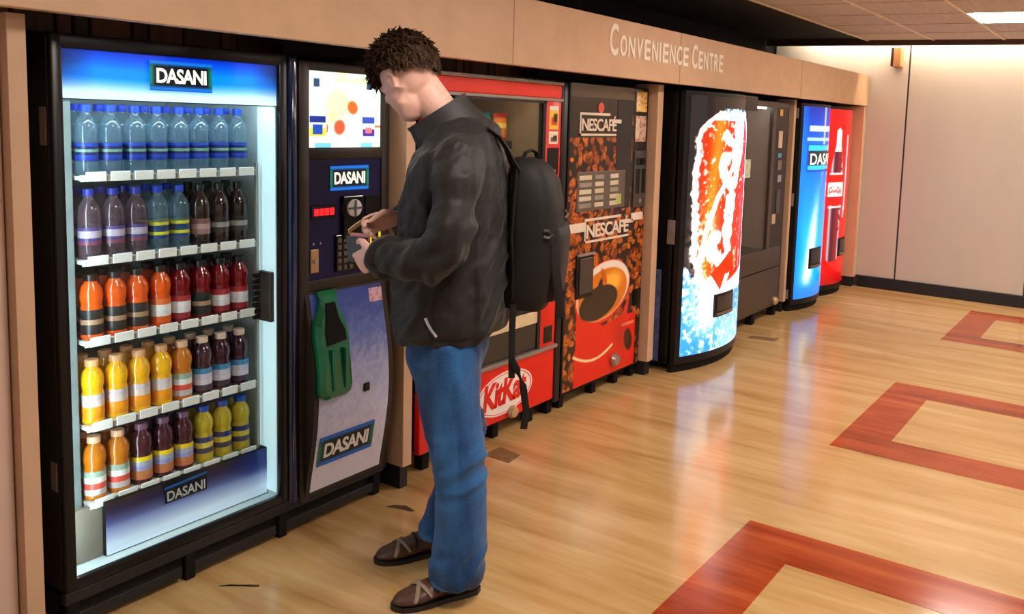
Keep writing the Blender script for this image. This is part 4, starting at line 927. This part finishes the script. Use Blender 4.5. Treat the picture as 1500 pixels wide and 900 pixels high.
# forearms, torso and legs inside the clothes
skin.tube([(-.055, .240, 1.155), (.06, .205, 1.150), LW], [.042, .038, .026], 14); skin.tube([(-.03, -.25, 1.19), (.05, -.19, 1.215), RW], [.042, .038, .026], 14)
skin.tube([(-.080, .175, 1.47), (-.070, .225, 1.32), (-.055, .240, 1.155)], [.050, .048, .042], 14); skin.tube([(-.080, -.175, 1.47), (-.06, -.24, 1.32), (-.03, -.25, 1.19)], [.050, .048, .042], 14)
skin.loft([ering(-.075, 0, z, rx, ry, 24, 2.3, 0, TY) for z, rx, ry in ((.86, .10, .145), (1.0, .10, .14), (1.2, .11, .15), (1.38, .115, .175), (1.47, .10, .17), (1.53, .07, .10))])
skin.tube([(-.06, .085, .90), (-.075, .105, .70), (-.095, .125, .50), (-.105, .14, .30), (-.115, .145, .08)], [.080, .074, .052, .048, .035], 14)
skin.tube([(-.06, -.085, .90), (-.055, -.105, .70), (-.105, -.130, .50), (-.112, -.148, .30), (-.06, -.160, .08)], [.080, .072, .050, .046, .035], 14)
body_me = remeshed(skin, .0042, 6, 'body')
body = add_local('body', body_me, SKIN, man)
eb = B()
for s in (1, -1): eb.ball(hp(.074, .031*s, .002), .0125, None, 12, 8)
add_local('eyes', eb.mesh('eyes', smooth=True), mat('eye_white', (224, 216, 208), .2), body)
ib = B()
for s in (1, -1): ib.ball(hp(.0842, .0305*s, .000), .0042, None, 10, 6)
add_local('irises', ib.mesh('irises', smooth=True), mat('iris_brown', (60, 40, 26), .2), body)
add_local('mouth_line', B().tube([hp(.092, .020, -.070), hp(.1035, 0, -.069), hp(.092, -.020, -.070)], .0022, 6).mesh('mouth_line'), mat('lip', (176, 96, 90), .5), body)
# --- hair: cap plus tufts
HAIR = mat('hair_brown', (60, 40, 25), .65, 0, .5, 55, .2, (1, 1, .35))
def scalp(th, ph):   # th from crown, ph round (0 front, pi/2 left)
    return Vector((.104*sin(th)*cos(ph)-.005, .083*sin(th)*sin(ph), .104*cos(th)+.018))
hb = B(); NU, NV = 36, 16; rings = []
def th_max(ph):   # hair line: high at the forehead, low at the nape, above the ears
    c_ = cos(ph); s_ = abs(sin(ph))
    t_ = 1.20+(.35 if c_ < 0 else .02)*abs(c_) + .48*(max(0, -c_))**1.0
    return t_+(.24 if c_ < .2 else .02)*s_*(1 if c_ > -.7 else .4)
for i in range(1, NV+1):
    R = []
    for k in range(NU):
        ph = 2*pi*k/NU; t_ = th_max(ph)*i/NV; p = scalp(t_, ph); q = p-Vector((-.005, 0, .018)); e = 1.08+.16*max(0, 1-1.05*i/NV)+.10*sin(min(pi, i/NV*pi))+.035*mnoise.noise(p*32)
        if i == NV: e = 1.0
        p = Vector((-.005, 0, .018))+q*e; R.append(hp(*p))
    rings.append(R)
hb.loft(rings)
rnd = random.Random(11)
for i in range(2600):
    ph = rnd.uniform(0, 2*pi); t_ = th_max(ph)*sqrt(rnd.uniform(.02, 1.0)); p = scalp(t_, ph); c0 = Vector((-.005, 0, .018)); nrm = (p-c0).normalized()
    down = Vector((.25*cos(ph), .3*sin(ph), -1)); tang = (down-nrm*down.dot(nrm))
    if tang.length < .1: tang = Vector((1, .3, 0))
    tang.normalize(); side = nrm.cross(tang)
    ear_ = abs(sin(ph)) > .80 and t_ > 1.18 and cos(ph) > -.35
    whirl = side*rnd.uniform(-.8, .8); L = rnd.uniform(.022, .046)*(.65 if t_ > 1.35 else 1)*(.55 if ear_ else 1)
    s0 = p+nrm*(.006+.022*max(0, 1-t_/1.5)); s1 = s0+(nrm*.8+tang*.55+whirl*.4)*L*.5; s2 = s1+(nrm*rnd.uniform(-.25, .45)+tang*1.0+whirl*.9)*L*.5
    r = rnd.uniform(.0028, .0052)
    hb.tube([hp(*s0), hp(*s1), hp(*s2)], [(r*1.3, r), (r*1.15, r*.8), (.0006, .0005)], 5)
hair = add_local('hair', hb.mesh('hair', smooth=True), HAIR, body)
# --- jacket
JACK = mat('jacket_black', (32, 29, 28), .58, 0, .14, 5, .28, (1, 1, 1), 0, .1)
jb = B()
jr = [(.872, -.070, .152, .195), (.895, -.074, .168, .212), (.94, -.074, .174, .216), (1.05, -.070, .178, .212), (1.20, -.071, .174, .212), (1.33, -.076, .164, .218), (1.42, -.084, .152, .222), (1.48, -.092, .138, .214), (1.525, -.092, .122, .178), (1.56, -.080, .104, .132), (1.585, -.060, .088, .098)]
jb.loft([ering(cx_, -.012, z, rx, ry, 36, 2.5, (-.11 if z < .95 else .0)-(.28 if z > 1.5 else 0), TY, 0) for z, cx_, rx, ry in jr])
jb.tube([(-.090, .10, 1.490), (-.080, .175, 1.468), (-.072, .232, 1.39), (-.062, .262, 1.27), (-.045, .262, 1.185), (-.012, .252, 1.150), (.060, .215, 1.150), (.125, .165, 1.153), (.158, .138, 1.154)], [.060, .074, .075, .072, .070, .067, .060, .054, .046], 20)
jb.tube([(-.090, -.10, 1.490), (-.080, -.175, 1.468), (-.06, -.24, 1.39), (-.045, -.272, 1.27), (-.02, -.268, 1.205), (.02, -.235, 1.20), (.07, -.17, 1.220), (.105, -.125, 1.238)], [.060, .074, .075, .072, .068, .066, .056, .046], 20)
jm = remeshed(jb, .0075, 12, 'jacket')
def jwrink(p):
    e1 = Vector((-.045, .262, 1.165)); e2 = Vector((-.02, -.268, 1.2))
    f = .0028*mnoise.noise(Vector((p.x*9, p.y*9, p.z*5)))*2
    ridge = lambda q: 1-abs(mnoise.noise(q))*2
    f += .0050*ridge(Vector((p.x*15+p.z*11, p.y*13, p.z*8-p.x*7))) + .0032*ridge(Vector((p.x*34+p.z*20, p.y*30, p.z*16-p.x*12)))
    k = math.exp(-((p-e1).length/.13)**2)+math.exp(-((p-e2).length/.13)**2)
    f += .0105*k*sin(70*(p.z*.6+p.x*.9)+4*mnoise.noise(p*9))
    if p.y < .19 and abs(p.y) < .24 and p.z < 1.32:
        f += .017*max(0, min(1, (1.40-p.z)/.25))*ridge(Vector((p.x*14+p.z*9, p.y*12+p.z*2, p.z*2.6-p.x*2.4)))
    f += -.004*math.exp(-((p.z-.885+.05*p.x)/.006)**2)*(1 if abs(p.y) < .24 and p.z < .95 else 0)
    return f
displace(jm, jwrink)
jacket = add_local('jacket', jm, JACK, man)
jk = B()   # collar: open ring round the neck, front tip standing off
def cring(z, cx_, rx, ry, tl): return ering(cx_, -.004, z, rx, ry, 32, 2.1, tl, TY)
outer = [cring(1.545, -.062, .106, .104, -.62), cring(1.575, -.036, .096, .090, -.66), cring(1.600, -.018, .090, .084, -.68), cring(1.615, -.008, .092, .084, -.70)]
inner = [cring(1.610, -.006, .080, .073, -.70), cring(1.560, -.040, .076, .074, -.62)]
jk.loft(outer+inner, False)
jc = remeshed(jk, .005, 3, 'collar') if False else jk.mesh('collar', smooth=True)
collar = add_local('collar', jc, mat('collar_black', (36, 33, 32), .6, 0, .15, 14), jacket)
def jsurf(z, a):   # a point on the torso surface
    zs = [r[0] for r in jr]; cx_ = np.interp(z, zs, [r[1] for r in jr]); rx = np.interp(z, zs, [r[2] for r in jr]); ry = np.interp(z, zs, [r[3] for r in jr])
    c_, s_ = cos(a), sin(a); x = rx*math.copysign(abs(c_)**(.8), c_); y = ry*math.copysign(abs(s_)**(.8), s_)
    return (cx_+x*cos(TY)-y*sin(TY), -.012+x*sin(TY)+y*cos(TY), z)
zp = [jsurf(z, a) for z, a in ((.965, 1.40), (.945, 1.44), (.925, 1.49), (.905, 1.55))]
add_local('pocket_zip', B().tube([(x, y+.014, z) for x, y, z in zp], [(.004, .005)]*4, 6).mesh('pocket_zip'), mat('zip_silver', (176, 176, 182), .35, .5), jacket)
sm_ = [jsurf(z, a) for z, a in ((1.05, 1.36), (.99, 1.34), (.94, 1.33))]
add_local('pocket_welt', B().tube([(x, y+.009, z) for x, y, z in sm_], [(.002, .007)]*3, 6).mesh('pocket_welt'), mat('collar_black', (36, 33, 32), .6), jacket)
for nm_, c_, d_ in (('cuff', (.157, .139, 1.154), (.033, -.027, .001)), ('cuff', (.104, -.126, 1.2375), (.035, .045, .018))):
    d_ = Vector(d_).normalized(); c_ = Vector(c_)
    add_local('cuff', B().tube([c_-d_*.03, c_-d_*.005, c_+d_*.012], [.050, .047, .040], 18).mesh('cuff', smooth=True), mat('collar_black', (36, 33, 32), .6), jacket)
# --- jeans
def denim():
    m, t, p = nt('denim'); N = t.nodes; tc = N.new('ShaderNodeTexCoord'); nz = N.new('ShaderNodeTexNoise'); nz.inputs['Scale'].default_value = 7; nz.inputs['Detail'].default_value = 3
    n2 = N.new('ShaderNodeTexNoise'); n2.inputs['Scale'].default_value = 220; mp = N.new('ShaderNodeMapping'); mp.inputs['Scale'].default_value = (1, 1, .35)
    t.links.new(tc.outputs['Object'], mp.inputs[0]); t.links.new(mp.outputs[0], nz.inputs[0]); t.links.new(tc.outputs['Object'], n2.inputs[0])
    a = N.new('ShaderNodeMath'); a.operation = 'MULTIPLY_ADD'; a.inputs[1].default_value = .25; t.links.new(n2.outputs[0], a.inputs[0]); t.links.new(nz.outputs[0], a.inputs[2])
    rp = N.new('ShaderNodeValToRGB'); e = rp.color_ramp.elements; e[0].position = .50; e[1].position = .78; e[0].color = L8(10, 40, 80)+(1,); e[1].color = L8(46, 98, 154)+(1,)
    t.links.new(a.outputs[0], rp.inputs[0]); t.links.new(rp.outputs[0], p.inputs['Base Color']); p.inputs['Roughness'].default_value = .8; p.inputs['Specular IOR Level'].default_value = .25; p.inputs['Sheen Weight'].default_value = .15
    return m
DEN = denim()
tb_ = B()
tb_.loft([ering(-.062, 0, z, rx, ry, 28, 2.4, 0, TY) for z, rx, ry in ((.92, .118, .162), (.86, .130, .176), (.80, .128, .182), (.74, .10, .175))])
tb_.tube([(-.060, .088, .86), (-.060, .098, .76), (-.068, .108, .66), (-.080, .120, .56), (-.096, .130, .48), (-.106, .138, .38), (-.110, .143, .26), (-.106, .147, .16), (-.098, .150, .10), (-.095, .150, .068)], [(.110, .100), (.112, .102), (.108, .096), (.098, .086), (.088, .078), (.086, .076), (.088, .080), (.086, .082), (.087, .080), (.084, .078)], 24, ref=(1, 0, 0))
tb_.tube([(-.060, -.088, .86), (-.052, -.098, .76), (-.062, -.110, .66), (-.088, -.124, .56), (-.112, -.134, .48), (-.118, -.144, .38), (-.106, -.152, .26), (-.074, -.158, .17), (-.052, -.160, .11), (-.048, -.160, .078)], [(.110, .100), (.112, .102), (.106, .096), (.092, .084), (.084, .076), (.080, .074), (.082, .076), (.088, .080), (.086, .080), (.080, .076)], 24, ref=(1, 0, 0))
tm = remeshed(tb_, .008, 4, 'jeans')
def twrink(p):
    ridge = lambda q: 1-abs(mnoise.noise(q))*2
    f = .003*mnoise.noise(p*9)
    kx = -.10 if p.y > 0 else -.03
    kn_ = math.exp(-((p.z-.47)/.10)**2)*(1.2 if p.x < kx else .6); an = math.exp(-((p.z-.11)/.09)**2); hip = math.exp(-((p.z-.78)/.08)**2)
    f += .016*kn_*(1-2.2*abs(mnoise.noise(Vector((p.x*5-p.y*4, p.y*5, p.z*17+(p.x-kx)*9))))) + .011*an*ridge(Vector((p.x*12, p.y*10, p.z*16+p.x*9))) + .005*hip*ridge(Vector((p.x*9+p.z*12, p.y*9, p.z*12)))
    f += .007*ridge(Vector((p.x*7, p.y*7, p.z*3.2)))
    return f
displace(tm, twrink)
jeans = add_local('jeans', tm, DEN, man)
add_local('hem', B().tube([(-.095, .150, .088), (-.095, .150, .066)], [(.088, .082), (.090, .084)], 24, ref=(1, 0, 0)).mesh('hem', smooth=True), mat('hem_blue', (58, 108, 158), .8, 0, .2, 30), jeans)
add_local('hem', B().tube([(-.048, -.160, .098), (-.048, -.160, .076)], [(.085, .081), (.086, .082)], 24, ref=(1, 0, 0)).mesh('hem', smooth=True), mat('hem_blue', (58, 108, 158), .8, 0, .2, 30), jeans)
pkt = [(.035, .135, .845), (.010, .168, .815), (-.03, .192, .795), (-.075, .200, .785)]
add_local('pocket_seam', B().tube(pkt, .0035, 6).mesh('pocket_seam'), mat('seam_blue', (84, 120, 160), .8), jeans)
# --- shoes
SHOE = mat('shoe_brown', (84, 54, 40), .38, 0, .22, 18); SOLE = mat('shoe_sole', (30, 22, 18), .5); STRAP = mat('shoe_strap', (150, 126, 104), .5, 0, .1, 20)
def shoe(hx, hy, ang):
    """heel position, pointing angle from x"""
    ca, sa = cos(ang), sin(ang)
    def T(f, l, u): return (hx+f*ca-l*sa, hy+f*sa+l*ca, u)
    def sec(f, wd, zt, zb, n=20, lo=0): return [T(f, lo+wd*cos(2*pi*k/n), zb+(zt-zb)*(.5+.5*sin(2*pi*k/n)) if True else 0) for k in range(n)]
    u = B(); u.loft([sec(-.002, .012, .050, .012), sec(.008, .028, .082, .010), sec(.035, .036, .092, .010), (sec(.075, .037, .098, .010)), sec(.115, .039, .094, .010), sec(.155, .045, .078, .010, lo=.002), sec(.195, .050, .062, .010, lo=.004), sec(.235, .048, .052, .010, lo=.004), sec(.262, .038, .044, .012, lo=.002), sec(.277, .022, .034, .014), sec(.283, .008, .026, .016)])
    s_ = B(); sh = [(-.006, .012), (.010, .032), (.04, .039), (.09, .039), (.13, .043), (.18, .053), (.225, .053), (.26, .043), (.28, .026), (.289, .010)]
    pol = [T(f, wd, 0)[:2] for f, wd in sh]+[T(f, -wd*.95, 0)[:2] for f, wd in reversed(sh)]
    s_.prism(pol, 0.0, .017, 'z')
    so = add_local('shoe', u.mesh('shoe', smooth=True), SHOE, man)
    add_local('sole', s_.mesh('sole'), SOLE, so)
    def arc(f0, f1, zt0, zt1, wd0, wd1):
        q = []
        for i in range(13):
            t = i/12; a = pi*t; f = f0+(f1-f0)*t; zt = zt0+(zt1-zt0)*t; wd = wd0+(wd1-wd0)*t
            q.append(T(f, .003+wd*cos(a)*1.01, .012+(zt-.012)*(.5+.5*sin(a)) if False else .010+(zt-.010)*(.5+.5*sin(a*1.0))*1.0+.001))
        return q
    add_local('strap', B().tube(arc(.170, .222, .073, .056, .048, .050), [(.0075, .004)]*13, 8).mesh('strap', smooth=True), STRAP, so)
    add_local('strap', B().tube(arc(.225, .178, .055, .071, .050, .049), [(.0075, .004)]*13, 8).mesh('strap', smooth=True), STRAP, so)
    add_local('strap', B().tube(arc(.148, .150, .082, .081, .0455, .0455), [(.0055, .004)]*13, 8).mesh('strap', smooth=True), mat('strap_dark', (26, 18, 14), .5), so)
    return so
shoe(-.172, .118, radians(15)); shoe(-.098, -.178, radians(12))

# --- things held and worn
def local_thing(name, label, cat, m, b, group=None, smooth=False):
    """place a mesh given in the man's frame as a top-level object"""
    M = Matrix.Translation(man.location) @ Matrix.Rotation(man.rotation_euler.z, 4, 'Z')
    P = [M @ Vector(p) for p in b.v]; c0 = sum(P, Vector())/len(P); c0.z = min(p.z for p in P)
    b2 = B(); b2.v = [tuple(p-c0) for p in P]; b2.f = b.f
    me = b2.mesh(name, smooth=smooth); me.materials.append(m)
    o = bpy.data.objects.new(name, me); COL.objects.link(o); o.location = c0; o['label'] = label; o['category'] = cat
    if group: o['group'] = group
    return o, (lambda bb, nm, mm, sm_=False: _child(o, c0, M, bb, nm, mm, sm_))
def _child(o, c0, M, bb, nm, mm, sm_):
    b2 = B(); b2.v = [tuple(M @ Vector(p)-c0) for p in bb.v]; b2.f = bb.f; me = b2.mesh(nm, smooth=sm_); me.materials.append(mm)
    q = bpy.data.objects.new(nm, me); COL.objects.link(q); q.parent = o; return q
def slab(c_, a, b_, ha, hb, t, bow=0):
    """thin slab centred on c_ with half extents along a and b_"""
    a = Vector(a).normalized(); b_ = Vector(b_); b_ = (b_-a*b_.dot(a)).normalized(); n_ = a.cross(b_); c_ = Vector(c_); out = B(); rs = []
    for i in range(9):
        s = -1+2*i/8; p = c_+a*s*ha+n_*bow*(s*s)
        rs.append([tuple(p+b_*hb+n_*t), tuple(p+b_*hb-n_*t), tuple(p-b_*hb-n_*t), tuple(p-b_*hb+n_*t)])
    return out.loft(rs)
# wallet between thumb and fingers of the left hand
wl, wadd = local_thing('wallet', 'small black wallet held open in his left hand', 'wallet', mat('wallet_black', (30, 26, 24), .5, 0, .2, 30), slab((.228, .045, 1.158), (.72, -.68, -.05), (.05, .0, 1), .048, .042, .006))
wadd(slab((.226, .049, 1.199), (.72, -.68, -.05), (.0, .0, 1), .042, .012, .0012), 'card', mat('card_pink', (206, 110, 110), .4))
# banknote pinched in the right hand
bn, badd = local_thing('banknote', 'folded beige banknote pinched in his right hand', 'banknote', mat('note_beige', (206, 190, 146), .6, 0, .15, 20), slab((.222, -.075, 1.236), (.86, .25, -.44), (.2, .9, .2), .062, .028, .0012, -.010))
# backpack hanging behind his back
PK = mat('backpack_black', (24, 22, 20), .62, 0, .22, 9, .25); PK2 = mat('backpack_panel', (31, 28, 26), .55, 0, .15, 9, .25)
def rrect(cx_, cy_, hx, hy, n=32, p=3.2):
    R = []
    for k in range(n):
        a = 2*pi*k/n; c_, s_ = cos(a), sin(a); R.append((cx_+hx*math.copysign(abs(c_)**(2/p), c_), cy_+hy*math.copysign(abs(s_)**(2/p), s_)))
    return R
PYW = radians(-14)
def pk_ring(z, cx_, hx, hy):
    R = rrect(0, 0, hx, hy); return [(cx_+x*cos(PYW)-y*sin(PYW), -.03+x*sin(PYW)+y*cos(PYW), z+(.10*x)) for x, y in R]
pb = B(); pb.loft([pk_ring(z, cx_, hx, hy) for z, cx_, hx, hy in ((.955, -.318, .05, .10), (.965, -.325, .072, .128), (1.00, -.330, .085, .142), (1.10, -.342, .086, .148), (1.22, -.348, .089, .148), (1.32, -.347, .087, .145), (1.40, -.338, .080, .132), (1.44, -.330, .064, .112), (1.462, -.322, .044, .085), (1.468, -.318, .02, .05))])
M_ = B(); M_.v = pb.v; M_.f = pb.f
pkm = pb
bp, bpa = local_thing('backpack', 'black backpack hanging behind the man with dangling straps', 'backpack', PK, pkm, smooth=True)
displace(bp.data, lambda p: .006*mnoise.noise(p*11)+.003*(1-2*abs(mnoise.noise(Vector((p.x*16, p.y*16, p.z*7)))))); 
fp = B(); fp.loft([[(x-.086, y*.86-.0, z*1) for x, y, z in pk_ring(zz, cx_, hx, hy)] for zz, cx_, hx, hy in ((.985, -.330, .020, .115), (1.0, -.330, .030, .128), (1.10, -.338, .034, .132), (1.20, -.344, .034, .132), (1.235, -.344, .026, .126), (1.245, -.343, .012, .11))])
bpa(fp, 'front_pocket', PK2, True)
bpa(B().tube([(-.435, .085, 1.275), (-.452, .02, 1.28), (-.452, -.05, 1.285), (-.43, -.13, 1.29)], .004, 6), 'zip', mat('zip_dark', (90, 86, 82), .4, .3))
bpa(B().tube([(-.29, .01, 1.452), (-.305, .005, 1.487), (-.325, -.01, 1.495), (-.345, -.03, 1.485), (-.352, -.04, 1.45)], [(.011, .005)]*5, 8), 'grab_handle', PK2, True)
bpa(B().tube([(-.27, .075, 1.43), (-.252, .085, 1.46), (-.235, .09, 1.50), (-.208, .095, 1.54), (-.17, .10, 1.565)], [(.024, .007)]*5, 10), 'shoulder_strap', PK2, True)
bpa(B().tube([(-.262, .09, 1.00), (-.262, .105, 1.10), (-.255, .11, 1.22), (-.262, .10, 1.34), (-.268, .08, 1.43)], [(.020, .006)]*5, 10), 'shoulder_strap', PK2, True)
bpa(B().tube([(-.268, .10, .985), (-.266, .105, .90), (-.267, .108, .82), (-.268, .11, .735)], [(.0025, .011)]*4, 8), 'dangling_strap', PK)
bpa(B().tube([(-.266, .115, .80), (-.285, .12, .765), (-.306, .12, .71), (-.318, .12, .63), (-.312, .12, .56)], [(.0025, .012)]*5, 8), 'dangling_strap', PK)
bpa(B().tube([(-.40, .105, 1.19), (-.405, .112, 1.10), (-.418, .112, 1.02), (-.428, .11, .94)], [(.003, .015)]*4, 8), 'side_strap', PK2)
bpa(B().tube([(-.36, .125, 1.235), (-.376, .13, 1.235), (-.388, .128, 1.222), (-.376, .13, 1.212), (-.36, .128, 1.215)], .006, 8), 'buckle', mat('buckle_grey', (74, 70, 66), .35, .3))
